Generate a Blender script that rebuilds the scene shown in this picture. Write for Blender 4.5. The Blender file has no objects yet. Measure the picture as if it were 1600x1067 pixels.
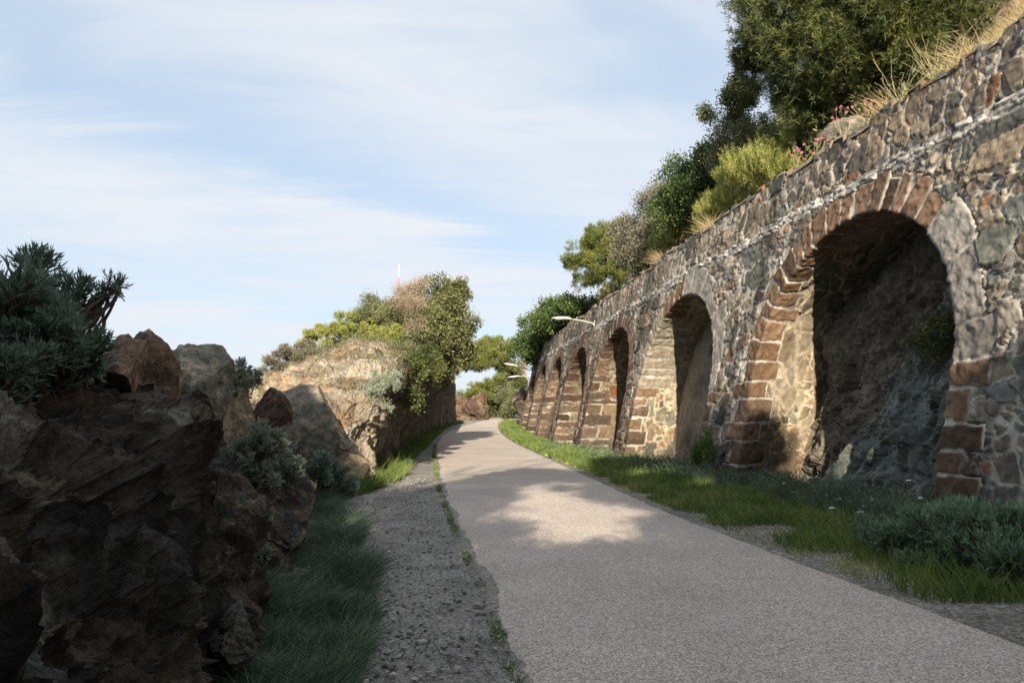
import bpy, math, random
import numpy as np
from mathutils import Vector

S = bpy.context.scene
COL = S.collection
R = math.radians
rng = np.random.default_rng(7)
random.seed(7)

# ------------------------------------------------------------------ camera
CAM_H, PITCH, FPX = 1.6, 5.8, 1150.0
cam = bpy.data.cameras.new("camera")
cam.sensor_width = 36.0
cam.lens = FPX / 1600 * 36
cam.clip_start, cam.clip_end = 0.05, 9000
cam_o = bpy.data.objects.new("camera", cam)
COL.objects.link(cam_o)
cam_o.location = (0, 0, CAM_H)
cam_o.rotation_euler = (R(90 + PITCH), 0, 0)
S.camera = cam_o

# ------------------------------------------------------------------ light
SUN_EL, SUN_AZ = 23.5, 2.5          # travel direction: forward, SUN_AZ degrees to the right
SUN_E, SKY_E, EXPO = 4.9, 0.085, 1.12
tr = Vector((math.sin(R(SUN_AZ)) * math.cos(R(SUN_EL)), math.cos(R(SUN_AZ)) * math.cos(R(SUN_EL)), -math.sin(R(SUN_EL))))
sun = bpy.data.lights.new("sun", 'SUN')
sun.energy, sun.angle, sun.color = SUN_E, R(0.5), (1.0, 0.87, 0.68)
sun_o = bpy.data.objects.new("sun", sun)
COL.objects.link(sun_o)
sun_o.rotation_euler = tr.to_track_quat('-Z', 'Y').to_euler()
sun_o.location = (-5, -40, 30)

w = bpy.data.worlds.new("World")
S.world = w
w.use_nodes = True
nt = w.node_tree
nt.nodes.clear()


def N(t, typ, **kw):
    n = t.nodes.new(typ)
    for k, v in kw.items():
        if k == 'inp':
            for a, b in v.items():
                n.inputs[a].default_value = b
        else:
            setattr(n, k, v)
    return n


def ramp(t, stops, interp='LINEAR'):
    n = t.nodes.new('ShaderNodeValToRGB')
    cr = n.color_ramp
    cr.interpolation = interp
    while len(cr.elements) < len(stops):
        cr.elements.new(0.5)
    for e, (p, c) in zip(cr.elements, stops):
        e.position = p
        e.color = (c[0], c[1], c[2], 1) if not isinstance(c, (int, float)) else (c, c, c, 1)
    return n


out = N(nt, 'ShaderNodeOutputWorld')
bg = N(nt, 'ShaderNodeBackground')
bg.inputs[1].default_value = SKY_E
sky = N(nt, 'ShaderNodeTexSky', sky_type='NISHITA', sun_disc=False, sun_elevation=R(SUN_EL), sun_rotation=R(180 + SUN_AZ))
sky.air_density, sky.dust_density, sky.ozone_density = 1.0, 1.2, 1.2
tc = N(nt, 'ShaderNodeTexCoord')
sx = N(nt, 'ShaderNodeSeparateXYZ')
nt.links.new(tc.outputs['Generated'], sx.inputs[0])
# flat cloud layer: direction divided by its height above the horizon
zz = N(nt, 'ShaderNodeMath', operation='MAXIMUM', inp={1: 0.0})
nt.links.new(sx.outputs['Z'], zz.inputs[0])
za = N(nt, 'ShaderNodeMath', operation='ADD', inp={1: 0.09})
nt.links.new(zz.outputs[0], za.inputs[0])
dx = N(nt, 'ShaderNodeMath', operation='DIVIDE')
dy = N(nt, 'ShaderNodeMath', operation='DIVIDE')
nt.links.new(sx.outputs['X'], dx.inputs[0]); nt.links.new(za.outputs[0], dx.inputs[1])
nt.links.new(sx.outputs['Y'], dy.inputs[0]); nt.links.new(za.outputs[0], dy.inputs[1])
cx = N(nt, 'ShaderNodeCombineXYZ')
nt.links.new(dx.outputs[0], cx.inputs[0]); nt.links.new(dy.outputs[0], cx.inputs[1])
mp = N(nt, 'ShaderNodeMapping')
mp.inputs['Location'].default_value = (0.35, 1.1, 3.3)
mp.inputs['Scale'].default_value = (0.30, 0.75, 1)
rot = N(nt, 'ShaderNodeMapping')
rot.inputs['Rotation'].default_value = (0, 0, R(-52))
nt.links.new(cx.outputs[0], rot.inputs[0])
nt.links.new(rot.outputs[0], mp.inputs[0])
n1 = N(nt, 'ShaderNodeTexNoise', inp={'Scale': 1.0, 'Detail': 5.0, 'Roughness': 0.48, 'Distortion': 0.35})
nt.links.new(mp.outputs[0], n1.inputs['Vector'])
mp2 = N(nt, 'ShaderNodeMapping')
mp2.inputs['Location'].default_value = (2.0, 5.2, 1.0)
mp2.inputs['Rotation'].default_value = (0, 0, R(8))
mp2.inputs['Scale'].default_value = (0.9, 2.6, 1)
nt.links.new(cx.outputs[0], mp2.inputs[0])
n2 = N(nt, 'ShaderNodeTexNoise', inp={'Scale': 1.0, 'Detail': 7.0, 'Roughness': 0.6, 'Distortion': 0.6})
nt.links.new(mp2.outputs[0], n2.inputs['Vector'])
c1 = ramp(nt, [(0.32, 0.25), (0.44, 0.78), (0.56, 1.0)], 'EASE')
nt.links.new(n1.outputs['Fac'], c1.inputs[0])
c2 = ramp(nt, [(0.34, 0.62), (0.64, 1.12)])
nt.links.new(n2.outputs['Fac'], c2.inputs[0])
cm = N(nt, 'ShaderNodeMath', operation='MULTIPLY')
nt.links.new(c1.outputs[0], cm.inputs[0]); nt.links.new(c2.outputs[0], cm.inputs[1])
# clouds thin out close to the horizon
hz = N(nt, 'ShaderNodeMapRange', inp={1: 0.0, 2: 0.16, 3: 0.6, 4: 0.95})
nt.links.new(sx.outputs['Z'], hz.inputs[0])
# one clear lane between two banks of cloud
ry_ = N(nt, 'ShaderNodeSeparateXYZ')
nt.links.new(rot.outputs[0], ry_.inputs[0])
wob = N(nt, 'ShaderNodeMath', operation='MULTIPLY_ADD', inp={1: 1.5, 2: -0.75 - 1.76})
nt.links.new(n2.outputs['Fac'], wob.inputs[0])
la = N(nt, 'ShaderNodeMath', operation='ADD')
nt.links.new(ry_.outputs['Y'], la.inputs[0]); nt.links.new(wob.outputs[0], la.inputs[1])
lb = N(nt, 'ShaderNodeMath', operation='ABSOLUTE')
nt.links.new(la.outputs[0], lb.inputs[0])
lc = N(nt, 'ShaderNodeMapRange', interpolation_type='SMOOTHSTEP', inp={1: 0.02, 2: 0.42, 3: 0.38, 4: 1.0})
nt.links.new(lb.outputs[0], lc.inputs[0])
cl = N(nt, 'ShaderNodeMath', operation='MULTIPLY')
nt.links.new(cm.outputs[0], cl.inputs[0]); nt.links.new(lc.outputs[0], cl.inputs[1])
cm = cl
cf = N(nt, 'ShaderNodeMath', operation='MULTIPLY', use_clamp=True)
nt.links.new(cm.outputs[0], cf.inputs[0]); nt.links.new(hz.outputs[0], cf.inputs[1])
# high thin veil that lifts the blue, then the clouds themselves
veil = N(nt, 'ShaderNodeMixRGB', blend_type='MIX', inp={'Fac': 0.62, 'Color2': (2.95, 3.85, 4.9, 1)})
nt.links.new(sky.outputs[0], veil.inputs['Color1'])
mix = N(nt, 'ShaderNodeMixRGB', blend_type='MIX', inp={'Color2': (4.55, 4.75, 5.05, 1)})
nt.links.new(cf.outputs[0], mix.inputs['Fac'])
nt.links.new(veil.outputs[0], mix.inputs['Color1'])
nt.links.new(mix.outputs[0], bg.inputs[0])
nt.links.new(bg.outputs[0], out.inputs[0])

S.view_settings.view_transform = 'Standard'
S.view_settings.look = 'None'
S.view_settings.exposure = EXPO
S.view_settings.gamma = 1
S.render.film_transparent = False
S.cycles.max_bounces = 6
S.cycles.diffuse_bounces = 3
S.cycles.glossy_bounces = 2
S.cycles.transmission_bounces = 3
S.cycles.use_denoising = True


# ------------------------------------------------------------------ numpy helpers
def _h(ix, iy, iz, s):
    m = np.uint64(0xffffffff)
    a = (ix.astype(np.int64) & 0xffffffff).astype(np.uint64)
    b = (iy.astype(np.int64) & 0xffffffff).astype(np.uint64)
    c = (iz.astype(np.int64) & 0xffffffff).astype(np.uint64)
    h = (a * np.uint64(374761393) + b * np.uint64(668265263) + c * np.uint64(2246822519) + np.uint64((s * 974634777 + 12345) & 0xffffffff)) & m
    h ^= h >> np.uint64(15)
    h = (h * np.uint64(2246822519)) & m
    h ^= h >> np.uint64(13)
    h = (h * np.uint64(3266489917)) & m
    h ^= h >> np.uint64(16)
    return h.astype(np.float64) / 4294967296.0


def vnoise(P, seed=0):
    P = np.asarray(P, float)
    i = np.floor(P).astype(np.int64)
    f = P - i
    f = f * f * f * (f * (f * 6 - 15) + 10)
    r = 0
    for a in (0, 1):
        wa = f[:, 0] if a else 1 - f[:, 0]
        for b in (0, 1):
            wb = f[:, 1] if b else 1 - f[:, 1]
            for c in (0, 1):
                wc = f[:, 2] if c else 1 - f[:, 2]
                r = r + wa * wb * wc * _h(i[:, 0] + a, i[:, 1] + b, i[:, 2] + c, seed)
    return r * 2 - 1


def fbm(P, octv=4, seed=0, gain=0.5):
    P = np.asarray(P, float)
    r, a, t = 0, 1.0, 0
    for k in range(octv):
        r = r + a * vnoise(P * (2.03 ** k) + 17.3 * k, seed + k)
        t += a
        a *= gain
    return r / t


def p3(a, b, c=0.0):
    a = np.asarray(a, float)
    return np.stack([a, np.broadcast_to(b, a.shape), np.broadcast_to(c, a.shape)], 1)


def worley(P, seed=0, jit=0.9, dims=3):
    P = np.asarray(P, float)
    i = np.floor(P).astype(np.int64)
    n = len(P)
    f1 = np.full(n, 1e9); f2 = np.full(n, 1e9)
    cid = np.zeros((n, 3), np.int64); vec = np.zeros((n, 3))
    rz = (-1, 0, 1) if dims == 3 else (0,)
    for a in (-1, 0, 1):
        for b in (-1, 0, 1):
            for c in rz:
                cell = i + np.array([a, b, c])
                ctr = np.stack([cell[:, k] + 0.5 + jit * (_h(cell[:, 0], cell[:, 1], cell[:, 2], seed + 11 * k) - 0.5) for k in range(3)], 1)
                v = P - ctr
                if dims == 2:
                    v[:, 2] = 0
                d = np.sqrt((v ** 2).sum(1))
                m = d < f1
                f2 = np.where(m, f1, np.minimum(f2, d))
                f1 = np.where(m, d, f1)
                cid[m] = cell[m]; vec[m] = v[m]
    return f1, f2, cid, vec


def cid_rand(cid, seed):
    return _h(cid[:, 0], cid[:, 1], cid[:, 2], seed)


def facet(P, seed=0):
    """blocky rock relief: every cell is a tilted plane of its own"""
    f1, f2, cid, v = worley(P, seed)
    g = np.stack([cid_rand(cid, seed + 50 + k) - 0.5 for k in range(3)], 1)
    return (cid_rand(cid, seed + 60) - 0.5) + 1.5 * (g * v).sum(1), cid, f2 - f1


def lnoise(P, seed=0):
    """continuous noise made of flat facets"""
    P = np.asarray(P, float)
    i = np.floor(P).astype(np.int64); f = P - i
    od = np.argsort(-f, axis=1); fs = np.take_along_axis(f, od, 1)
    c = i.copy()
    r = _h(c[:, 0], c[:, 1], c[:, 2], seed) * (1 - fs[:, 0])
    for k in range(3):
        c[np.arange(len(c)), od[:, k]] += 1
        wgt = fs[:, k] - (fs[:, k + 1] if k < 2 else 0)
        r = r + wgt * _h(c[:, 0], c[:, 1], c[:, 2], seed)
    return r * 2 - 1


ROTS = [np.linalg.qr(np.random.default_rng(40 + k).normal(size=(3, 3)))[0] for k in range(9)]


def broken(P, seed=0, octv=5, gain=.52):
    """angular rock relief"""
    r, a = 0, 1.0
    for k in range(octv):
        n = lnoise(P @ ROTS[k] * 2.1 ** k + 5.7 * k, seed + k)
        r = r + a * (n if k % 2 == 0 else .35 - 1.1 * np.abs(n))
        a *= gain
    return r


def sstep(x, a, b):
    t = np.clip((x - a) / (b - a), 0, 1)
    return t * t * (3 - 2 * t)


def mesh(name, V, F, mat=None, parent=None, col=None, smooth=True, extra=None):
    """F: one (n,k) index array or a list of them"""
    if not isinstance(F, (list, tuple)):
        F = [F]
    V = np.asarray(V, np.float32)
    me = bpy.data.meshes.new(name)
    me.vertices.add(len(V))
    me.vertices.foreach_set('co', V.ravel())
    li = np.concatenate([f.ravel() for f in F]).astype(np.int32)
    tot = np.concatenate([np.full(len(f), f.shape[1]) for f in F])
    st = np.concatenate([[0], np.cumsum(tot)[:-1]]).astype(np.int32)
    me.loops.add(len(li))
    me.loops.foreach_set('vertex_index', li)
    me.polygons.add(len(tot))
    me.polygons.foreach_set('loop_start', st)
    me.polygons.foreach_set('use_smooth', np.full(len(tot), smooth))
    if col is not None:
        at_ = me.attributes.new('Col', 'FLOAT_COLOR', 'POINT')
        c4 = np.ones((len(V), 4), np.float32)
        c4[:, :3] = col
        at_.data.foreach_set('color', c4.ravel())
    me.update(calc_edges=True)
    me.validate()
    if mat:
        me.materials.append(mat)
    o = bpy.data.objects.new(name, me)
    COL.objects.link(o)
    if parent:
        o.parent = parent
    return o


def grid_faces(nr, nc, wrap=False):
    r, c = np.meshgrid(np.arange(nr - 1), np.arange(nc if wrap else nc - 1), indexing='ij')
    r, c = r.ravel(), c.ravel()
    c2 = (c + 1) % nc
    return np.stack([r * nc + c, r * nc + c2, (r + 1) * nc + c2, (r + 1) * nc + c], 1)


def normals(G):
    du = np.gradient(G, axis=0); dv = np.gradient(G, axis=1)
    n = np.cross(du, dv)
    return n / np.maximum(np.linalg.norm(n, axis=2, keepdims=True), 1e-9)


def catmull(P, n, axis=0):
    P = np.moveaxis(np.asarray(P, float), axis, 0)
    m = len(P)
    t = np.linspace(0, m - 1 - 1e-9, n)
    i = np.floor(t).astype(int); f = (t - i).reshape((-1,) + (1,) * (P.ndim - 1))
    g = lambda k: P[np.clip(k, 0, m - 1)]
    a, b, c, d = g(i - 1), g(i), g(i + 1), g(i + 2)
    Rr = 0.5 * (2 * b + (c - a) * f + (2 * a - 5 * b + 4 * c - d) * f ** 2 + (3 * b - a - 3 * c + d) * f ** 3)
    return np.moveaxis(Rr, 0, axis)


def tag(o, label, cat, group=None, kind=None):
    o['label'] = label
    o['category'] = cat
    if group: o['group'] = group
    if kind: o['kind'] = kind
    return o


def struct(o):
    o['kind'] = 'structure'
    return o


def thing(name, label, cat, loc=(0, 0, 0), group=None):
    o = bpy.data.objects.new(name, None)
    COL.objects.link(o)
    o.location = loc
    o.empty_display_size = 0.3
    return tag(o, label, cat, group)


def at(px, py, Y):
    """world point seen at photo pixel (px, py) at ground distance Y"""
    u, v = (px - 800) / FPX, (533.5 - py) / FPX
    cp, sp = math.cos(R(PITCH)), math.sin(R(PITCH))
    d = np.array([u, cp - v * sp, sp + v * cp])
    return np.array([0, 0, CAM_H]) + d * (Y / d[1])


def gz(Y):
    Y = np.asarray(Y, float)
    return 0.00048 * np.clip(Y - 30, 0, 58) ** 2


# ------------------------------------------------------------------ materials
def material(name, rough=0.9, spec=0.25):
    m = bpy.data.materials.new(name)
    m.use_nodes = True
    t = m.node_tree
    b = t.nodes['Principled BSDF']
    b.inputs['Roughness'].default_value = rough
    b.inputs['Specular IOR Level'].default_value = spec
    return m, t, b


def mat_stone(name, scale=9.0, amt=0.5, bump=0.02, tint=None, fine=70.0):
    """colour from the Col attribute, mottled, with two sizes of grain in the bump"""
    m, t, b = material(name)
    a = N(t, 'ShaderNodeAttribute', attribute_name='Col')
    g = N(t, 'ShaderNodeNewGeometry')
    n = N(t, 'ShaderNodeTexNoise', inp={'Scale': scale, 'Detail': 8.0, 'Roughness': 0.65, 'Distortion': 0.3})
    n2_ = N(t, 'ShaderNodeTexNoise', inp={'Scale': fine, 'Detail': 4.0, 'Roughness': 0.7})
    t.links.new(g.outputs['Position'], n.inputs['Vector'])
    t.links.new(g.outputs['Position'], n2_.inputs['Vector'])
    r = ramp(t, [(0.25, 1 - amt), (0.5, 1.0), (0.75, 1 + amt)])
    t.links.new(n.outputs['Fac'], r.inputs[0])
    r2 = ramp(t, [(0.3, 1 - 0.6 * amt), (0.7, 1 + 0.6 * amt)])
    t.links.new(n2_.outputs['Fac'], r2.inputs[0])
    m1 = N(t, 'ShaderNodeMixRGB', blend_type='MULTIPLY', inp={'Fac': 1.0})
    m2 = N(t, 'ShaderNodeMixRGB', blend_type='MULTIPLY', inp={'Fac': 1.0})
    t.links.new(a.outputs['Color'], m1.inputs[1]); t.links.new(r.outputs[0], m1.inputs[2])
    t.links.new(m1.outputs[0], m2.inputs[1]); t.links.new(r2.outputs[0], m2.inputs[2])
    t.links.new(m2.outputs[0], b.inputs['Base Color'])
    ad = N(t, 'ShaderNodeMath', operation='MULTIPLY_ADD', inp={1: 0.35})
    t.links.new(n2_.outputs['Fac'], ad.inputs[0]); t.links.new(n.outputs['Fac'], ad.inputs[2])
    bp = N(t, 'ShaderNodeBump', inp={'Strength': 1.0, 'Distance': bump})
    t.links.new(ad.outputs[0], bp.inputs['Height'])
    t.links.new(bp.outputs[0], b.inputs['Normal'])
    return m


def mat_leaf(name, c_dark, c_mid, c_light, trans=0.22, rough=0.6, cl=1.3):
    m, t, b = material(name, rough, 0.3)
    g = N(t, 'ShaderNodeNewGeometry')
    n = N(t, 'ShaderNodeTexNoise', inp={'Scale': cl, 'Detail': 3.0})
    t.links.new(g.outputs['Position'], n.inputs['Vector'])
    ma = N(t, 'ShaderNodeMath', operation='MULTIPLY', inp={1: 0.55})
    t.links.new(g.outputs['Random Per Island'], ma.inputs[0])
    mb = N(t, 'ShaderNodeMath', operation='MULTIPLY_ADD', inp={1: 1.3, 2: -0.42})
    t.links.new(n.outputs['Fac'], mb.inputs[0])
    sm = N(t, 'ShaderNodeMath', operation='ADD')
    t.links.new(ma.outputs[0], sm.inputs[0]); t.links.new(mb.outputs[0], sm.inputs[1])
    r = ramp(t, [(0.12, c_dark), (0.5, c_mid), (0.92, c_light)])
    t.links.new(sm.outputs[0], r.inputs[0])
    t.links.new(r.outputs[0], b.inputs['Base Color'])
    tl = N(t, 'ShaderNodeBsdfTranslucent')
    t.links.new(r.outputs[0], tl.inputs[0])
    mx = N(t, 'ShaderNodeMixShader', inp={0: trans})
    t.links.new(b.outputs[0], mx.inputs[1]); t.links.new(tl.outputs[0], mx.inputs[2])
    t.links.new(mx.outputs[0], t.nodes['Material Output'].inputs[0])
    return m


def mat_plain(name, c, rough=0.6, var=0.15, scale=20, spec=0.4, bump=0.0):
    m, t, b = material(name, rough, spec)
    g = N(t, 'ShaderNodeNewGeometry')
    n = N(t, 'ShaderNodeTexNoise', inp={'Scale': scale, 'Detail': 6.0, 'Roughness': 0.6})
    t.links.new(g.outputs['Position'], n.inputs['Vector'])
    r = ramp(t, [(0.3, tuple(x * (1 - var) for x in c)), (0.7, tuple(min(1, x * (1 + var)) for x in c))])
    t.links.new(n.outputs['Fac'], r.inputs[0])
    t.links.new(r.outputs[0], b.inputs['Base Color'])
    if bump:
        bp = N(t, 'ShaderNodeBump', inp={'Strength': 1.0, 'Distance': bump})
        t.links.new(n.outputs['Fac'], bp.inputs['Height'])
        t.links.new(bp.outputs[0], b.inputs['Normal'])
    return m


def mat_speckle(name, stops, scale, big=(0.85, 1.12), bump=0.006, bigscale=0.7, bstr=.8):
    """aggregate: small random-coloured grains"""
    m, t, b = material(name, 0.9, 0.2)
    g = N(t, 'ShaderNodeNewGeometry')
    v = N(t, 'ShaderNodeTexVoronoi', inp={'Scale': scale})
    t.links.new(g.outputs['Position'], v.inputs['Vector'])
    s = N(t, 'ShaderNodeSeparateColor')
    t.links.new(v.outputs['Color'], s.inputs[0])
    r = ramp(t, stops, 'CONSTANT' if len(stops) > 3 else 'LINEAR')
    t.links.new(s.outputs[0], r.inputs[0])
    n = N(t, 'ShaderNodeTexNoise', inp={'Scale': bigscale, 'Detail': 9.0, 'Roughness': 0.62})
    t.links.new(g.outputs['Position'], n.inputs['Vector'])
    rb = ramp(t, [(0.3, big[0]), (0.7, big[1])])
    t.links.new(n.outputs['Fac'], rb.inputs[0])
    mx = N(t, 'ShaderNodeMixRGB', blend_type='MULTIPLY', inp={'Fac': 1.0})
    t.links.new(r.outputs[0], mx.inputs[1]); t.links.new(rb.outputs[0], mx.inputs[2])
    t.links.new(mx.outputs[0], b.inputs['Base Color'])
    bp = N(t, 'ShaderNodeBump', inp={'Strength': bstr, 'Distance': bump})
    t.links.new(v.outputs['Distance'], bp.inputs['Height'])
    t.links.new(bp.outputs[0], b.inputs['Normal'])
    return m


M = {}
M['masonry'] = mat_stone('masonry', 7.0, 0.45, 0.018, fine=60)
M['rock'] = mat_stone('rock', 4.5, 0.7, 0.05, fine=38)
M['far_rock'] = mat_stone('far_rock', 1.6, 0.5, 0.12, fine=12)
M['path'] = mat_speckle('path_aggregate', [(0.0, (0.23, 0.195, 0.17)), (0.25, (0.37, 0.322, 0.285)), (0.6, (0.485, 0.427, 0.383)), (0.85, (0.61, 0.55, 0.50))], 95, (0.86, 1.10), 0.003, .55, .3)
M['gravel'] = mat_speckle('gravel_soil', [(0.0, (0.15, 0.14, 0.125)), (0.25, (0.24, 0.225, 0.205)), (0.6, (0.30, 0.285, 0.265)), (0.93, (0.38, 0.37, 0.35))], 60, (0.6, 1.15), 0.012, 1.6)
M['verge'] = mat_speckle('verge_soil', [(0.0, (0.13, 0.12, 0.10)), (0.35, (0.20, 0.19, 0.16)), (0.7, (0.28, 0.265, 0.23)), (0.95, (0.40, 0.385, 0.35))], 40, (0.6, 1.2), 0.012, 1.2)
M['soil'] = mat_plain('hill_soil', (0.20, 0.155, 0.10), 0.95, 0.45, 1.5, 0.1, 0.08)
M['bark'] = mat_plain('bark', (0.13, 0.105, 0.085), 0.95, 0.4, 14, 0.1, 0.02)
M['deadwood'] = mat_plain('dead_wood', (0.36, 0.31, 0.27), 0.9, 0.25, 14, 0.1)
M['white'] = mat_plain('white_enamel', (0.80, 0.79, 0.75), 0.4, 0.05, 6)
M['lens'] = mat_plain('lamp_lens', (0.6, 0.6, 0.56), 0.25, 0.05, 6)
M['steel'] = mat_plain('galvanised_steel', (0.52, 0.51, 0.48), 0.5, 0.12, 12)
M['red'] = mat_plain('red_paint', (0.5, 0.06, 0.05), 0.5, 0.1, 6)
M['sea'] = mat_plain('sea', (0.05, 0.10, 0.15), 0.25, 0.2, 0.2)
M['pine'] = mat_leaf('pine_needles', (0.03, 0.046, 0.015), (0.085, 0.11, 0.032), (0.19, 0.20, 0.055), 0.18, 0.55, 1.0)
M['pine_light'] = mat_leaf('pine_needles_light', (0.07, 0.10, 0.025), (0.17, 0.20, 0.05), (0.28, 0.29, 0.08), 0.22, 0.6, 0.9)
M['ivy'] = mat_leaf('ivy_leaves', (0.028, 0.05, 0.015), (0.068, 0.112, 0.030), (0.15, 0.20, 0.06), 0.22, 0.5, 1.2)
M['heath'] = mat_leaf('heath_leaves', (0.12, 0.15, 0.035), (0.30, 0.33, 0.085), (0.50, 0.49, 0.18), 0.25, 0.6, 1.5)
M['olive'] = mat_leaf('olive_leaves', (0.06, 0.07, 0.035), (0.14, 0.155, 0.075), (0.27, 0.27, 0.14), 0.2, 0.6, 1.5)
M['greybush'] = mat_leaf('grey_twigs', (0.09, 0.085, 0.06), (0.17, 0.16, 0.115), (0.27, 0.25, 0.18), 0.15, 0.7, 1.6)
M['pinkdry'] = mat_leaf('dry_pinkish_leaves', (0.17, 0.13, 0.09), (0.32, 0.26, 0.18), (0.44, 0.37, 0.27), 0.2, 0.7, 1.6)
M['mastic'] = mat_leaf('mastic_leaves', (0.05, 0.06, 0.025), (0.13, 0.145, 0.06), (0.27, 0.27, 0.12), 0.2, 0.5, 2.0)
M['samphire'] = mat_leaf('grey_green_leaves', (0.08, 0.12, 0.085), (0.18, 0.26, 0.19), (0.30, 0.40, 0.30), 0.2, 0.5, 2.0)
M['silver'] = mat_leaf('silvery_leaves', (0.14, 0.18, 0.13), (0.28, 0.33, 0.25), (0.44, 0.47, 0.37), 0.2, 0.6, 2.2)
M['feather'] = mat_leaf('feathery_leaves', (0.08, 0.14, 0.08), (0.18, 0.29, 0.17), (0.30, 0.43, 0.27), 0.25, 0.55, 2.0)
M['grass'] = mat_leaf('grass_blades', (0.05, 0.09, 0.02), (0.115, 0.18, 0.04), (0.26, 0.28, 0.09), 0.3, 0.6, 0.9)
M['grass_lush'] = mat_leaf('lush_grass_blades', (0.05, 0.08, 0.052), (0.095, 0.145, 0.092), (0.18, 0.23, 0.145), 0.25, 0.6, 1.2)
M['grass_dry'] = mat_leaf('dry_grass_blades', (0.24, 0.18, 0.085), (0.38, 0.30, 0.16), (0.52, 0.44, 0.26), 0.25, 0.7, 1.2)
M['petal'] = mat_plain('white_petals', (0.78, 0.77, 0.70), 0.7, 0.06, 30)
M['pink'] = mat_plain('pink_petals', (0.62, 0.24, 0.32), 0.7, 0.2, 30)
M['straw'] = mat_plain('straw_stems', (0.40, 0.36, 0.20), 0.8, 0.25, 20)

# ------------------------------------------------------------------ path, verges, ground
LE = np.array([(0.62, -8), (0.5, -2), (0.32, 2), (0.096, 4.41), (-.246, 7.08), (-.8, 10.8), (-1.6, 16.7), (-3.2, 30.7), (-4.3, 42), (-4.97, 52), (-5.1, 60), (-4.5, 69), (-3.0, 80), (0.2, 90), (7, 98), (20, 104)])
RE = np.array([(5.6, -8), (4.75, -2), (4.15, 2), (3.66, 5.26), (3.3, 7.6), (2.67, 12.3), (1.93, 22.2), (.95, 34.7), (.2, 43), (-.62, 54), (-1.05, 62), (-1.25, 69), (-.9, 76), (.6, 82), (7, 90), (20, 95)])


def smooth_poly(P, step=0.25):
    y = np.arange(P[0, 1], P[-1, 1], step)
    x = np.interp(y, P[:, 1], P[:, 0])
    k = np.exp(-np.linspace(-2, 2, 17) ** 2); k /= k.sum()
    xp = np.concatenate([np.full(8, x[0]), x, np.full(8, x[-1])])
    return y, np.convolve(xp, k, 'valid')


ly, lx = smooth_poly(LE)
ry, rx = smooth_poly(RE)
xl = lambda Y: np.interp(Y, ly, lx)
xr = lambda Y: np.interp(Y, ry, rx)

# wall base line: X as a cubic of Y
_W = np.array([(9.5, -6), (7.65, 4), (6.5, 10.2), (5.18, 17.5), (4.83, 19.2), (3.71, 26.5), (2.82, 34.1), (2.1, 41.8), (1.59, 49.4), (1.04, 57), (.55, 63)])
_c = np.polyfit(_W[:, 1], _W[:, 0], 3)
WY = np.linspace(-8, 66, 1500)
WX = np.polyval(_c, WY)
WU = np.concatenate([[0], np.cumsum(np.hypot(np.diff(WX), np.diff(WY)))])
u_of_y = lambda Y: np.interp(Y, WY, WU)
y_of_u = lambda u: np.interp(u, WU, WY)
BATTER = 0.22


def wall_frame(u):
    u = np.asarray(u, float)
    Y = np.interp(u, WU, WY); X = np.interp(u, WU, WX)
    s = np.polyval(np.polyder(_c), Y)
    ln = np.sqrt(1 + s * s)
    return X, Y, 1 / ln, -s / ln          # point on the base line and the direction into the wall


def wpos(u, z, d):
    X, Y, nx, ny = wall_frame(u)
    o_ = BATTER * z + d
    return np.stack([X + nx * o_, Y + ny * o_, z + gz(Y) * 0.5], -1)


def kk(Y):
    return 1 - 0.0035 * np.clip(np.asarray(Y, float) - 14, -3, 24)


# left foot of the rocks
FB = np.array([(-1.2, -8), (-1.3, -2), (-1.4, 2), (-1.55, 4.4), (-2.0, 5.8), (-2.9, 9), (-3.5, 12.3), (-3.7, 15), (-3.7, 17), (-3.75, 21), (-4.6, 30), (-5.6, 43), (-6.2, 60), (-6.1, 68), (-5.0, 77), (-2, 90), (6, 101), (20, 108)])
fy, fx = smooth_poly(FB)
xf = lambda Y: np.interp(Y, fy, fx)


def strip(name, fa, fb, y0, y1, dyf, nx, zoff, mat, amp=0.0, edge=0.0, seed=0):
    ys = [y0]
    while ys[-1] < y1:
        ys.append(ys[-1] + dyf(ys[-1]))
    ys = np.array(ys)
    a, b = fa(ys), fb(ys)
    if edge:
        a = a + edge * fbm(p3(ys * 1.7, 1.0, seed), 3, seed)
        b = b + edge * fbm(p3(ys * 1.7, 7.0, seed), 3, seed + 4)
    t = np.linspace(0, 1, nx)
    X = a[:, None] * (1 - t) + b[:, None] * t
    Y = np.repeat(ys[:, None], nx, 1)
    Z = gz(Y) + zoff
    if amp:
        q = np.stack([X.ravel(), Y.ravel(), np.zeros(X.size)], 1)
        Z = Z + (amp * fbm(q * 1.3, 4, seed) + 0.35 * amp * fbm(q * 9, 2, seed + 3)).reshape(X.shape) + 0
    V = np.stack([X, Y, Z], 2)
    return V, grid_faces(len(ys), nx)[:, ::-1]


dyn = lambda y: 0.06 if -1 < y < 12 else (0.16 if y < 30 else 0.5)
V, F = strip('path', xl, xr, -8, 103, dyn, 22, 0.030, None, 0.0022, 0.035, 3)
V[:, 0, 2] -= 0.05; V[:, -1, 2] -= 0.05
V[:, 0, 0] -= 0.01; V[:, -1, 0] += 0.01
struct(mesh('path', V.reshape(-1, 3), F, M['path']))
V, F = strip('gravel_verge', lambda y: xf(y) - 1.2, lambda y: xl(y) + 0.25, -8, 103, dyn, 70, 0.004, None, 0.022, 0.0, 9)
struct(mesh('gravel_verge', V.reshape(-1, 3), F, M['gravel']))
V, F = strip('verge', lambda y: xr(y) - 0.25, lambda y: np.where(y < 65, np.interp(y, WY, WX) + 4.2, xr(y) + 9), -8, 95, dyn, 60, 0.004, None, 0.025, 0.0, 19)
struct(mesh('verge', V.reshape(-1, 3), F, M['verge']))

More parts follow.
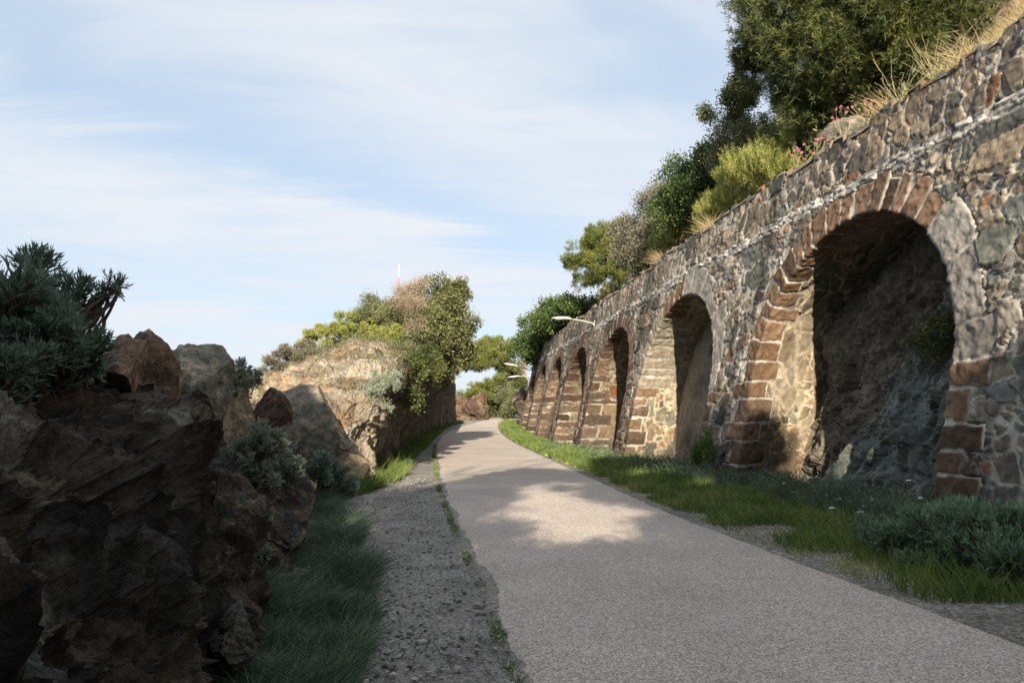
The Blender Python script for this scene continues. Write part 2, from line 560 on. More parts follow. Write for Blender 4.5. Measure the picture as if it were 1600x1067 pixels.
gx = np.concatenate([np.linspace(-45, -15, 22), np.linspace(-13.5, 20, 25), np.linspace(30, 420, 14)])
gy = np.concatenate([np.linspace(-120, -10, 12), np.arange(-8, 100, 2.0), np.linspace(105, 700, 18)])
GX, GY = np.meshgrid(gx, gy, indexing='ij')
GZ = gz(GY) - 0.012 - 12.5 * sstep(-GX, 14, 34) - 0.5 * sstep(GY, 250, 700)
V = np.stack([GX, GY, GZ], 2)
struct(mesh('ground', V.reshape(-1, 3), grid_faces(len(gx), len(gy)), M['soil']))
V = np.array([(-6000, -6000, -11), (6000, -6000, -11), (6000, 6000, -11), (-6000, 6000, -11)])
struct(mesh('sea', V, np.array([[0, 1, 2, 3]]), M['sea']))

# ------------------------------------------------------------------ the wall
STONES = np.array([(.145, .120, .092), (.175, .145, .11), (.112, .114, .098), (.205, .165, .115), (.075, .068, .058), (.20, .105, .058), (.13, .136, .128), (.23, .205, .165), (.185, .145, .105), (.12, .098, .078)])
SW = np.array([.2, .16, .14, .09, .1, .05, .09, .05, .08, .04]).cumsum()
MORTAR = np.array((.44, .41, .355))
PALE = np.array((.47, .45, .41))
STRING_Z = 6.30


def pick(r):
    return STONES[np.clip(np.searchsorted(SW / SW[-1], r), 0, len(STONES) - 1)]


class Arch:
    def __init__(s, k, ua, RAD):
        s.k = k
        s.R = RAD
        s.ua = ua; s.uc = s.ua + RAD; s.ub = s.ua + 2 * RAD
        s.yc = float(y_of_u(s.uc))
        s.crown = 5.62 * float(kk(s.yc))
        s.zs = s.crown - RAD
        s.L = 2 * (s.zs + 0.5) + math.pi * RAD
        g = np.random.default_rng(100 + k)
        # t runs up the far jamb (larger u), over the arch and down the near jamb
        edges, ln, colr, ret, gray = [0.0], [], [], [], []
        j = s.zs + 0.5
        alt = 0
        while edges[-1] < s.L - 0.15:
            t = edges[-1]
            a = (t - j) / RAD
            arch = 0.02 < a < math.pi - 0.02
            near_haunch = k in (0, 1) and math.radians(126 if k == 0 else 82) < a < math.radians(174)
            if near_haunch:
                h = g.uniform(.55, 1.15); l_ = g.uniform(.45, .95); r_ = .12
                c = np.array((.25, .235, .21)) * g.uniform(.55, 1.2)
            elif arch:
                h = g.uniform(.24, .52); l_ = g.uniform(.50, .80); r_ = g.uniform(.35, .65)
                c = np.array((.135, .084, .052)) * g.uniform(.5, 1.4) + g.uniform(-.012, .012)
            else:
                h = g.uniform(.30, .56); alt = 1 - alt
                l_ = g.uniform(.40, .52) if alt else g.uniform(.68, .86)
                r_ = (g.uniform(.55, .72) if alt else g.uniform(.34, .45)) * (1.9 if k > 1 else 1)
                c = np.array((.120, .080, .052)) * g.uniform(.5, 1.4) + g.uniform(-.012, .012)
            if k == 1 and arch and a < math.radians(55):
                c = np.array((.23, .20, .155)) * g.uniform(.8, 1.1); r_ = 1.2
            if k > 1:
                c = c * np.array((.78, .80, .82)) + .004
            for lim in (j, j + math.pi * RAD):
                if t < lim < t + h + 0.12 and lim - t > .15:
                    h = lim - t
            edges.append(t + h); ln.append(l_); colr.append(c); ret.append(r_)
        s.edges = np.array(edges); s.ln = np.array(ln); s.colr = np.array(colr); s.ret = np.array(ret)

    def local(s, u, z):
        """distance outside the opening and position t along its edge"""
        x = u - s.uc
        j = s.zs + 0.5
        up = z > s.zs
        RAD = s.R
        r = np.where(up, np.hypot(x, z - s.zs), np.abs(x)) - RAD
        ang = np.arctan2(z - s.zs, x)                # 0 at far side, pi at the near side
        t = np.where(up, j + RAD * ang, np.where(x > 0, z + 0.5, s.L - (z + 0.5)))
        return r, t

    def stone(s, t):
        i = np.clip(np.searchsorted(s.edges, t, side='right') - 1, 0, len(s.ln) - 1)
        e = np.minimum(t - s.edges[i], s.edges[i + 1] - t)
        return i, e

    def contour(s, t):
        RAD = s.R
        j = s.zs + 0.5
        a = np.clip((t - j) / RAD, 0, math.pi)
        u = np.where(t < j, s.ub, np.where(t > j + math.pi * RAD, s.ua, s.uc + RAD * np.cos(a)))
        z = np.where(t < j, t - 0.5, np.where(t > j + math.pi * RAD, s.L - t - 0.5, s.zs + RAD * np.sin(a)))
        nu = np.cos(a); nz = np.sin(a)
        return u, z, nu, nz


def cidr(i, s):
    i = np.asarray(i, np.int64)
    return _h(i, i * 0, i * 0, s)


ARCHES = [Arch(k, *a) for k, a in enumerate(((19.5, 3.18), (28.25, 3.18), (36.1, 2.95), (43.6, 2.8), (51.1, 2.75), (58.5, 2.75), (65.7, 2.7)))]


def rubble(u, z, seed=0, low_tan=None):
    """random rubble laid in mortar: relief in metres and colour"""
    n = len(u)
    wu = u + .10 * fbm(p3(u * 1.6, z * 1.6, seed), 3, seed) + .035 * lnoise(p3(u * 6, z * 6, seed + 1.), seed + 2)
    wz = z + .10 * fbm(p3(u * 1.6, z * 1.6, seed + 9.0), 3, seed + 5) + .035 * lnoise(p3(u * 6, z * 6, seed + 4.), seed + 3)
    k = kk(y_of_u(u)) if low_tan is None else np.ones(n)
    zs = STRING_Z * k
    par = z > zs
    sy = np.where(par, .44, .36)
    sx_ = np.where(par, .36, .54)
    Q = np.stack([wu / sx_ + par * 37, wz / sy, np.full(n, .5)], 1)
    f1, f2, cid, v = worley(Q, seed, 0.85, 2)
    # half of the cells are split again into smaller stones
    r0 = cid_rand(cid, seed + 1)
    Q2 = np.stack([wu / (sx_ * .52) + 91, wz / (sy * .55), np.full(n, .5)], 1)
    g1, g2, cid2, v2 = worley(Q2, seed + 3, 0.85, 2)
    small = r0 > .62
    e = np.where(small, np.minimum((g2 - g1) * .24, (f2 - f1) * .42), (f2 - f1) * .42)
    Q3 = np.stack([wu / (sx_ * 1.75) + 55, wz / (sy * 1.5), np.full(n, .5)], 1)
    h1, h2, cid3, v3 = worley(Q3, seed + 6, 0.8, 2)
    large = cid_rand(cid3, seed + 7) < .26
    e = np.where(large, (h2 - h1) * .72, np.minimum(e, np.where(large, 9, (h2 - h1) * 2.0 + .02)))
    cid = np.where(large[:, None], cid3 + 1000, cid); small = small & ~large
    v = np.where(large[:, None], v3, v)
    rr = np.where(small, cid_rand(cid2, seed + 21), cid_rand(cid, seed + 22))
    rh = np.where(small, cid_rand(cid2, seed + 31), cid_rand(cid, seed + 32))
    big = fbm(p3(u * .55, z * .8, seed + 2.0), 3, seed + 40)
    thr = .014 + .12 * np.clip(big + .08, 0, 1) + .028 * fbm(p3(u * 9, z * 9, 4.0), 3, seed + 41)
    st = sstep(e, thr, thr + .012)
    vv = np.where(small[:, None], v2, v)
    tilt = (cid_rand(cid, seed + 33) - .5) * vv[:, 0] * .05 + (cid_rand(cid, seed + 34) - .5) * vv[:, 1] * .05
    rough = fbm(np.stack([u * 8 + rr * 50, z * 8, np.full(n, 1.)], 1), 4, seed + 44)
    disp = st * (.006 + .055 * rh + tilt * 1.3 + .026 * rough + .012 * lnoise(np.stack([u * 11 + rr * 50, z * 11, rr], 1), seed + 43)) + (1 - st) * (.010 * fbm(p3(u * 14, z * 14, 2.0), 3, seed + 45) + .008)
    c = pick(rr) * (.72 + .5 * cid_rand(cid, seed + 35))[:, None]
    streak = fbm(np.stack([u * 3 + rr * 9, z * 11 + rr * 30, rr * 40], 1), 3, seed + 46)
    c = c * (1 + .5 * streak)[:, None]
    mo = MORTAR * (.78 + .30 * fbm(p3(u * 4, z * 4, 6.0), 4, seed + 47))[:, None]
    c = c * st[:, None] + mo * (1 - st)[:, None]
    if low_tan is None:
        # pale string course of thin slabs
        bz = np.abs(z - zs - .04 * fbm(p3(u * .9, 0, 3.), 2, 77))
        band = sstep(-bz, -.17, -.12)
        b1, b2, bc, bv = worley(np.stack([wu / .42, wz / .10, np.full(n, .5)], 1), seed + 8, .8, 2)
        be = sstep(b2 - b1, .05, .22)
        bcv = cid_rand(bc, seed + 81)
        disp = disp * (1 - band) + band * (.025 + be * .055 * bcv + .02 * fbm(p3(u * 9, z * 16, 5.), 3, seed + 84))
        cb = PALE * (.45 + .7 * bcv)[:, None] * (.5 + .5 * be)[:, None] * (1 + .5 * fbm(p3(u * 5, z * 14, 5.), 4, seed + 83))[:, None]
        c = c * (1 - band)[:, None] + cb * band[:, None]
        # old lime wash-out: pale smears running down under the string course
        sm = sstep(fbm(p3(u * 1.1, z * .35, 8.0), 3, seed + 48), .02, .4) * sstep(zs - z, 0, .3)
        run = fbm(p3(u * 9, z * .8, 2.0), 3, seed + 49)
        sm = sm * sstep(run, -.25, .35) * .8
        c = c * (1 - sm)[:, None] + (PALE * .95)[None, :] * sm[:, None]
        # dark runs of algae and soot
        dk = sstep(fbm(p3(u * 1.6, z * .35, 12.), 4, seed + 90), .02, .42) * .5
        c = c * (1 - dk)[:, None]
        # colour darkens towards the base, with a wavy upper limit
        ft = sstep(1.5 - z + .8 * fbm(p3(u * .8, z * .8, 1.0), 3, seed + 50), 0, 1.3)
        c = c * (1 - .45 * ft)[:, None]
    return disp, c, st


wall = thing('stone_wall', 'long leaning rubble stone retaining wall with a row of tall blind arches', 'wall', (wpos(u_of_y(14), 0., 0.)[0], 14, 0))
WLOC = np.array(wall.location)
Y_END = 64.3
uu = [float(u_of_y(-7))]
while uu[-1] < u_of_y(Y_END):
    y = float(y_of_u(uu[-1]))
    uu.append(uu[-1] + (.14 if y < 8.6 else .023 if y < 17.5 else .034 if y < 24 else .045 if y < 34 else .065))
uu = np.array(uu)
nz_ = 320
tz = np.linspace(0, 1, nz_)
Ug = np.repeat(uu[:, None], nz_, 1)
topz = 7.62 * kk(y_of_u(uu)) + .10 * fbm(p3(uu * .7, 0, 0), 3, 5) + .06 * np.sign(fbm(p3(uu * 2.2, 3, 0), 2, 6))
Zg = -.35 + (topz[:, None] + .35) * tz[None, :]
u_, z_ = Ug.ravel(), Zg.ravel()
disp, colr, stm = rubble(u_, z_, 1)
hole = np.zeros(len(u_), bool)
for A in ARCHES:
    r, t = A.local(u_, z_)
    i, e = A.stone(t)
    near = r < 1.2
    inside = near & (r < A.ln[i] - .015)
    disp = np.where(inside, -.07, disp)
    hole |= near & (r < .10)
P = wpos(u_, z_, -disp) - WLOC
F = grid_faces(len(uu), nz_)
F = F[~hole[F].any(1)]
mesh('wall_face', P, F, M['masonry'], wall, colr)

# coping: rough capping stones from the front edge back into the hill
nd = 26
dd = np.linspace(-.05, .85, nd)
Ug = np.repeat(uu[:, None], nd, 1)
Dg = np.repeat(dd[None, :], len(uu), 0)
Zt = np.repeat(topz[:, None], nd, 1)
q = np.stack([Ug.ravel() / .55, Dg.ravel() / .5, np.full(Ug.size, .5)], 1)
f1, f2, cid, v = worley(q, 71, .8, 2)
ris = sstep(f2 - f1, .02, .2) * (.03 + .10 * cid_rand(cid, 5)) + .02 * fbm(q * 5, 3, 2)
cc = pick(cid_rand(cid, 9)) * (.8 + .4 * cid_rand(cid, 10))[:, None]
Dz = ris.reshape(Dg.shape); Dz[:, 0] = -.05
P = wpos(Ug.ravel(), (Zt + Dz).ravel(), Dg.ravel()) - WLOC
mesh('coping', P, grid_faces(len(uu), nd), M['masonry'], wall, cc)

# end return of the wall
zz_ = np.linspace(-.4, topz[-1], 120); dd = np.linspace(-.03, 3, 60)
Zg, Dg = np.meshgrid(zz_, dd, indexing='ij')
dsp, cc, _ = rubble(Dg.ravel() + 200, Zg.ravel(), 3, True)
P = wpos(np.full(Zg.size, uu[-1]), Zg.ravel(), Dg.ravel())
P[:, 1] += dsp - .02
mesh('end_face', P - WLOC, grid_faces(120, 60), M['masonry'], wall, cc)

DEPTH = [1.8, 1.65, 1.9, 1.9, .55, 1.7, 1.7]
for A in ARCHES:
    k, RAD = A.k, A.R
    step = .024 if k < 1 else .042 if k < 2 else .06 if k < 4 else .09
    D = DEPTH[k]
    ts = np.arange(0, A.L, step)
    rface = np.arange(.98, 0, -step)
    dfine = np.concatenate([np.arange(0, .8, step), np.arange(.8, D + .5, step * 1.5)])
    nq = len(rface) + len(dfine)
    T = np.repeat(ts[:, None], nq, 1)
    Rr = np.concatenate([rface, np.zeros(len(dfine))])[None, :].repeat(len(ts), 0)
    Dd = np.concatenate([np.zeros(len(rface)), dfine])[None, :].repeat(len(ts), 0)
    t, r, d = T.ravel(), Rr.ravel(), Dd.ravel()
    # wobble the joints a little
    tw = t + .035 * fbm(np.stack([t * 2.2, r * 3 + d * 3, np.full(len(t), k * 3.)], 1), 4, 20 + k)
    i, e = A.stone(tw)
    L_, Rt = A.ln[i], A.ret[i]
    uc_, zc_, nu, nzv = A.contour(t)
    onface = r > 0
    edge = np.where(onface, np.minimum(e, L_ - r), np.minimum(e, Rt - d))
    edge = edge + .022 * fbm(np.stack([t * 7, r * 7 + d * 7, np.full(len(t), k + .5)], 1), 4, 30) - .05 * sstep(fbm(np.stack([t * 2.2, r * 2.2, d * 2.2 + k * 9], 1), 3, 39), .22, .5)
    stn = sstep(edge, .010, .040)
    rough = fbm(np.stack([t * 9, r * 9, d * 9 + k * 10], 1), 5, 33, .6)
    relief = .012 + stn * (.024 + .034 * rough + .014 * lnoise(np.stack([t * 8, r * 8, d * 8 + k], 1), 32) + .02 * (cidr(i, 3) - .5))
    cst = A.colr[i] * (1 + .35 * rough)[:, None] * (1 + .25 * fbm(np.stack([t * 2.5, r * 2.5, d * 2.5 + k], 1), 2, 34))[:, None]
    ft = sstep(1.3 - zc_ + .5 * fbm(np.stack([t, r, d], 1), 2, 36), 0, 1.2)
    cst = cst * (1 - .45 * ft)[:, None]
    mo = (MORTAR * 1.08) * (.72 + .7 * fbm(np.stack([t * 2.6, r * 2.6, d * 2.6 + k], 1), 4, 35))[:, None]
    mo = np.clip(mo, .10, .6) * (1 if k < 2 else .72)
    c = cst * stn[:, None] + mo * (1 - stn)[:, None]
    outside = onface & (r > L_ + .005)
    relief = np.where(outside, -.10, relief)
    # the reveal behind the dressed stones: tan rubble, half plastered over
    dr, cr, sr = rubble(t + 300 + 40 * k, d * 1.0 + 3, 50 + k, True)
    pl = .8 * sstep(fbm(np.stack([t * .7, d * 1.2, np.full(len(t), 3. + k)], 1), 4, 37), -.05, .3)
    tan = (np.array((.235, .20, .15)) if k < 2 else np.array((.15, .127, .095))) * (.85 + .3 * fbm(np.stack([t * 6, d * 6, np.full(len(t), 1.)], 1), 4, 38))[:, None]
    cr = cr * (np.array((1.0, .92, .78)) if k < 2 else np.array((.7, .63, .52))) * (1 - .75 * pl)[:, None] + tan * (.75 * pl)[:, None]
    cr = cr * (1 - .4 * ft)[:, None]
    deep = (~onface) & (d > Rt)
    c = np.where(deep[:, None], cr, c)
    relief = np.where(deep, dr * (1 - .6 * pl) * .8, relief)
    fo = np.where(onface, relief, np.where(d == 0, relief * .7, 0))
    ro = np.where(onface, 0, relief * (.7 if 0 else 1.0))
    ro = np.where((~onface) & (d == 0), relief * .7, ro)
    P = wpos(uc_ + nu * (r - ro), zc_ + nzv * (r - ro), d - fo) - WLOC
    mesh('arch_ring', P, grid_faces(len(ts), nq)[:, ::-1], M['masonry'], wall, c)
    # the back of the niche
    st_ = .045 if k == 0 else .06 if k < 3 else .1
    ux = np.arange(-RAD - .4, RAD + .4, st_); zx = np.arange(-.45, A.crown + .4, st_)
    Xg, Zg = np.meshgrid(ux, zx, indexing='ij')
    x, z = Xg.ravel(), Zg.ravel()
    if k == 0:
        # living rock, folded, leaning out at the foot of its near half
        q = np.stack([x * .8 + z * .45, z * .8 - x * .55, np.full(len(x), 1.)], 1)
        q = q + .25 * np.stack([fbm(q * .8, 3, 3), fbm(q * .8 + 9, 3, 4), np.zeros(len(x))], 1)
        qa = q * np.array((1.5, .55, 1))
        fa, ca, ea = facet(qa * 1.0, 5)
        fb_, cb, eb = facet(qa * 2.6, 6)
        fc_, c3, ec = facet(q * 6.5, 7)
        body = 1.05 * sstep(-x * .8 - (z - 2.2) * .75 + .4 * fbm(q * .5, 2, 8), -1.2, 1.6)
        dsp = body * .85 + .36 * broken(qa * 1.3, 5, 7, .55) + .05 * fb_ + .04 * fbm(q * 9, 3, 9)
        tone = .8 + .5 * cid_rand(cb, 3) + .35 * fbm(q * 3, 4, 12)
        green = np.array((.12, .135, .122)); brown = np.array((.11, .097, .076))
        mixg = sstep(body, .15, .75)
        cc = (brown * (1 - mixg)[:, None] + green * mixg[:, None]) * tone[:, None]
        dsp = np.minimum(dsp, 1.25)
        nm, mt = 'rock_back', M['rock']
    else:
        q = np.stack([x, z, np.full(len(x), 3. + k)], 1)
        dsp = .05 * fbm(q * 1.2, 4, 60 + k) + .02 * fbm(q * 8, 3, 61 + k)
        ph1, _, pc, pv = worley(np.stack([x * .55, z * .55, np.full(len(x), .5)], 1), 62 + k, .9, 2)
        hol = sstep(-ph1, -.14, -.09) * (cid_rand(pc, 3) > .45)
        dsp = dsp - .18 * hol
        base = np.array((.17, .15, .118)) if k != 4 else np.array((.21, .155, .095))
        cc = base * (1 + .55 * fbm(q * 1.1, 5, 63 + k) + .25 * fbm(q * 6, 3, 64 + k))[:, None]
        cc = cc * (1 - .6 * hol)[:, None]
        if k in (2, 3, 5, 6):
            d2, c2_, s2 = rubble(x + 100 + 20 * k, z, 90 + k, True)
            cc = .55 * cc + .45 * c2_; dsp = dsp + d2
        if k == 4:
            jb = np.minimum(np.abs((z / .42) % 1 - .5), np.abs(((x / .8) + .5 * np.floor(z / .42)) % 1 - .5))
            jm = sstep(-jb, -.03, -.015) * sstep(1.9 - z, 0, .3)
            cc = cc * (1 - jm)[:, None] + (MORTAR * .8) * jm[:, None]
            dsp = dsp - .06 * sstep(z, 2.15, 2.2)
        foot_tone = sstep(1.0 - z + .8 * fbm(q, 3, 66), 0, 1.2)  # niche back coloured darker towards its foot, ragged at the top
        cc = cc * (1 - .45 * foot_tone)[:, None]
        nm, mt = 'niche_back', M['masonry']
    P = wpos(A.uc + x, z, D - dsp) - WLOC
    mesh(nm, P, grid_faces(len(ux), len(zx)), mt, wall, cc, k > 0)


# ------------------------------------------------------------------ hill above the wall
def hill_profile(wd):
    return -.05 + .55 * np.clip(wd, 0, 1.0) + 1.02 * np.clip(wd - 1.0, 0, 60) - .012 * np.clip(wd - 14, 0, 60) ** 2


def hill_pt(Y, wd):
    """point on the hill: wall station Y and distance behind the wall top"""
    Y = np.asarray(Y, float); wd = np.asarray(wd, float)
    Yc = np.clip(Y, -7.9, 65.9)
    u = u_of_y(Yc)
    tz_ = 7.55 * kk(Yc)
    P = wpos(u, tz_, .6 + wd)
    P[..., 1] += Y - Yc
    z = tz_ + hill_profile(wd) + .35 * vn2(P) * np.clip(wd, 0, 1)
    f = 1 - sstep(Y - .25 * wd, 64.5, 73)
    P[..., 2] = -.3 + (z + gz(Yc) * .5 + .3) * f + .9 * (1 - f)
    return P


def vn2(P):
    s = P.shape[:-1]
    q = P.reshape(-1, 3) * np.array((.45, .45, 0))
    return fbm(q, 4, 222).reshape(s)


hy = np.concatenate([np.arange(-8, 8, 1.0), np.arange(8, 76, .35)])
hw = np.concatenate([np.arange(0, 6, .22), np.arange(6, 46, 1.3)])
HY, HW = np.meshgrid(hy, hw, indexing='ij')
P = hill_pt(HY, HW)
fr = P.reshape(-1, 3)
hf, hc, he = facet(fr * .8, 31)
fr[:, 2] += .22 * hf * np.clip(HW.ravel() / 2, 0, 1)
hcol = np.array((.24, .185, .12)) * (1 + .5 * fbm(fr * .8, 4, 33) + .35 * (cid_rand(hc, 2) - .5))[:, None]
struct(mesh('hillside', fr, grid_faces(len(hy), len(hw))[:, ::-1], M['far_rock'], None, hcol))


def hill_hit(px, py):
    """where the line of sight through a photo pixel meets the hill (wall station, distance behind)"""
    best = None
    for Y in np.arange(9, 75, .25):
        Pq = hill_pt(np.full(60, Y), np.linspace(0, 14, 60))
        p2 = proj(Pq)
        d_ = np.hypot(p2[:, 0] - px, p2[:, 1] - py)
        j = int(d_.argmin())
        if d_[j] < 14:
            return Pq[j]
        if best is None or d_[j] < best[0]:
            best = (d_[j], Pq[j])
    return best[1]


def proj(P):
    P = np.asarray(P, float)
    cp, sp = math.cos(R(PITCH)), math.sin(R(PITCH))
    h = P[..., 2] - CAM_H
    dep = P[..., 1] * cp + h * sp
    return np.stack([800 + FPX * P[..., 0] / dep, 533.5 - FPX * (h * cp - P[..., 1] * sp) / dep], -1)


# ------------------------------------------------------------------ rocks
def rock_colour(P, cids, base, spread, seed):
    r = cid_rand(cids, seed)
    c = np.asarray(base)[np.clip((r * len(base)).astype(int), 0, len(base) - 1)]
    n = fbm(P * .9, 4, seed + 1); n2_ = fbm(P * 6, 4, seed + 2)
    return c * (1 + spread * n + .35 * n2_)[:, None]


def rock_net(name, net, nr, nc, mat, base, amp, fscale, seed, tilt=(1, 1, 1), label=None, cat='rock', spread=.5, fine=1.0, wcol=None, warp=.14, second=None):
    """net: rows (levels, from the foot up) of columns of points; resampled, then broken into blocks"""
    G = catmull(catmull(np.array(net, float), nr, 0), nc, 1)
    n = normals(G)
    n_ = n.reshape(-1, 3)
    P = G.reshape(-1, 3)
    q = P @ np.array([[.86, .2, -.46], [-.1, .97, .24], [.49, -.16, .86]])
    q = q * np.array(tilt)
    q = q + warp * np.stack([fbm(P * .9, 3, seed), fbm(P * .9 + 7, 3, seed + 1), fbm(P * .9 + 13, 3, seed + 2)], 1)
    a, ca, ea = facet(q * fscale, seed)
    b, cb, eb = facet(q * fscale * 2.4, seed + 3)
    c, c3, ec = facet(q * fscale * 6.1, seed + 5)
    d_ = fbm(P * 9, 4, seed + 7)
    crack = sstep(-ea, -.05, 0) * .6 + sstep(-eb, -.06, 0) * .45 + sstep(-ec, -.08, 0) * .2
    if wcol is not None:
        amp = amp * np.repeat(np.interp(np.linspace(0, 1, nc), *wcol)[None], nr, 0).ravel()
    bk = broken(q * fscale * .9, seed + 20, 7, .5)
    dis = amp * (1.05 * (bk - np.percentile(bk, 72)) + .10 * a + .06 * b + .03 * c + .06 * d_ * fine - .28 * crack)
    P2 = P + n_ * dis[:, None]
    col = rock_colour(P, cb, base, spread, seed + 9)
    if second is not None:      # darker second palette blended in over the later columns
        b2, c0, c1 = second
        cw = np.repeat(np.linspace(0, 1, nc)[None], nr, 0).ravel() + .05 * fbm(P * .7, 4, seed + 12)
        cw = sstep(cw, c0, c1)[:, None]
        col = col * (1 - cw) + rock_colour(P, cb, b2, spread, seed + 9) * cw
    col = np.clip(col * (1 - .65 * np.clip(crack, 0, 1))[:, None], .006, 1)
    o = mesh(name, P2, grid_faces(nr, nc), mat, None, col, False)
    if label:
        tag(o, label, cat)
    return o


def zip_net(levels):
    return [[tuple(p) for p in lv] for lv in levels]


# near dark cliff on the left
yn = [-5, -1, 2, 3.4, 4.6, 5.9, 7.4, 9, 10.8, 12.6, 14.6, 17]
bx = [float(xf(y)) - .16 for y in yn]
ht = [2.2, 2.1, 1.9, 1.8, 1.78, 1.68, 1.52, 1.45, 1.4, 1.3, 1.2, 1.1]
lv0 = [(b - .02, y, -.4) for b, y in zip(bx, yn)]
lv1 = [(b - .10, y, .45) for b, y in zip(bx, yn)]
lv2 = [(b - .36, y, h * .55) for b, y, h in zip(bx, yn, ht)]
lv3 = [(b - .72, y, h * .82) for b, y, h in zip(bx, yn, ht)]
lv4 = [(b - 1.25, y + .1, h * 1.02) for b, y, h in zip(bx, yn, ht)]
lv5 = [(b - 2.4, y + .2, h * 1.03) for b, y, h in zip(bx, yn, ht)]
lv6 = [(b - 5.0, y + .4, h * .6) for b, y, h in zip(bx, yn, ht)]
lv7 = [(b - 9.0, y + .4, -1.5) for b, y, h in zip(bx, yn, ht)]
DARK = np.array([(.056, .044, .034), (.075, .056, .041), (.040, .037, .033), (.12, .098, .074), (.072, .080, .073), (.065, .044, .031), (.16, .145, .12)])
rock_net('rock_cliff', [lv0, lv1, lv2, lv3, lv4, lv5, lv6, lv7], 300, 900, M['rock'], DARK, .40, 1.05, 401, (1.15, .85, .9),
         'long dark brown broken rock face filling the lower left beside the gravel', 'rock face')

# sunlit outcrop in the middle distance
o0 = [(-19, 42, -2), (-15, 27, -.8), (-9.5, 19.6, -.4), (-6.8, 17.6, -.4), (-4.9, 16.8, -.4), (-3.75, 17.6, -.4), (-3.8, 21, -.4), (-4.6, 30, -.4), (-5.7, 43, -.3), (-6.3, 60, -.1), (-5.6, 73, .2), (-8, 80, .2)]
o1 = [(-18, 42, .2), (-14, 27, .4), (-9, 20.0, .9), (-6.7, 18.1, 1.1), (-4.95, 17.5, 1.2), (-3.85, 18.2, 1.2), (-3.75, 21.5, 1.5), (-4.5, 30, 1.7), (-5.6, 43, 1.7), (-6.2, 60, 2.0), (-5.5, 72, 2.0), (-8, 79, 1.6)]
o2 = [(-17, 42, 1.2), (-13, 28, 1.4), (-8.6, 21, 1.7), (-6.7, 19.4, 1.95), (-5.1, 19.2, 2.2), (-3.7, 20.3, 2.5), (-3.4, 22.6, 2.8), (-3.7, 30, 3.4), (-4.9, 43, 3.6), (-5.5, 60, 3.8), (-5.5, 71, 3.6), (-8.4, 78, 3.0)]
o3 = [(-16, 42, 1.8), (-12, 30, 2.1), (-8.3, 23.4, 2.3), (-6.9, 22.4, 2.75), (-5.5, 22.2, 3.2), (-4.5, 23, 3.5), (-3.8, 25, 3.9), (-4.0, 31, 4.4), (-4.6, 43, 5.2), (-5.3, 59, 5.4), (-5.7, 69, 5.2), (-8.6, 76, 4.4)]
o4 = [(-15, 42, 2.2), (-11.4, 32, 2.6), (-8.6, 26.5, 2.8), (-7.1, 26, 3.4), (-5.9, 26, 4.0), (-5.6, 26.5, 4.25), (-5.1, 28, 4.5), (-5.1, 32, 4.9), (-5.6, 44, 6.5), (-6.3, 58, 6.7), (-6.4, 66, 6.4), (-8.8, 72, 5.4)]
o5 = [(-14, 44, 2.3), (-11.4, 38, 2.8), (-9.4, 33, 2.9), (-8.2, 33, 3.7), (-7.4, 33, 4.4), (-6.9, 34, 5.0), (-6.6, 35, 5.4), (-6.8, 38, 5.8), (-7.4, 46, 6.8), (-7.8, 56, 7.0), (-8.2, 61, 6.8), (-10, 66, 5.6)]
o6 = [(-14, 48, 2.4), (-13, 46, 2.4), (-12.5, 45, 2.4), (-12, 44, 2.6), (-12, 44, 2.6), (-12, 45, 2.6), (-12, 46, 2.6), (-12, 47, 2.6), (-12, 49, 2.6), (-12.5, 54, 2.6), (-13, 58, 2.4), (-14, 60, 2.2)]
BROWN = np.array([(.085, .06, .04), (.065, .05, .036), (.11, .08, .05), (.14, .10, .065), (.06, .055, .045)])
TAN = np.array([(.235, .19, .135), (.28, .235, .175), (.19, .15, .11), (.25, .175, .11), (.215, .19, .15), (.30, .26, .205)])
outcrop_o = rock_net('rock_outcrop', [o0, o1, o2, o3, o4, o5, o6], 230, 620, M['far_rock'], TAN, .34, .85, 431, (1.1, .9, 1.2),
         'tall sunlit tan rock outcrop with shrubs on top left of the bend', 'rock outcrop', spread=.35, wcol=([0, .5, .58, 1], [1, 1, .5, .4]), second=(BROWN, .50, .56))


def outcrop_scrub(src):
    me = src.data
    n = len(me.vertices)
    co = np.empty(n * 3, np.float32); me.vertices.foreach_get('co', co); co = co.reshape(-1, 3).astype(float)
    no = np.empty(n * 3, np.float32); me.vertices.foreach_get('normal', no); no = no.reshape(-1, 3)
    g = np.random.default_rng(555)
    ok = np.where((np.abs(no[:, 2]) > .3) & (co[:, 2] > 1.2) & (co[:, 1] < 36) & (fbm(co * .9, 3, 556) > -.06))[0]
    c = co[g.choice(ok, 2000)]
    # thicker growth toward the crest
    c = c[g.random(len(c)) < np.clip((c[:, 2] - 1.0) / 4.2, .12, 1)]
    per = 26; m = len(c)
    b = np.repeat(c, per, 0) + g.normal(size=(m * per, 3)) * np.array((.13, .13, .07)) + np.array((0, 0, .06))
    V, F = diamonds(b, unit(g.normal(size=(m * per, 3)) * .7 + np.array((0, -.2, .7))), .10 * g.uniform(.5, 1.3, m * per), .022, g)
    return V, F


def ico(sub):
    import bmesh
    b = bmesh.new()
    bmesh.ops.create_icosphere(b, subdivisions=sub, radius=1)
    V = np.array([v.co[:] for v in b.verts]); F = np.array([[v.index for v in f.verts] for f in b.faces])
    b.free()
    return V, F


ICO = {k: ico(k) for k in (1, 6)}


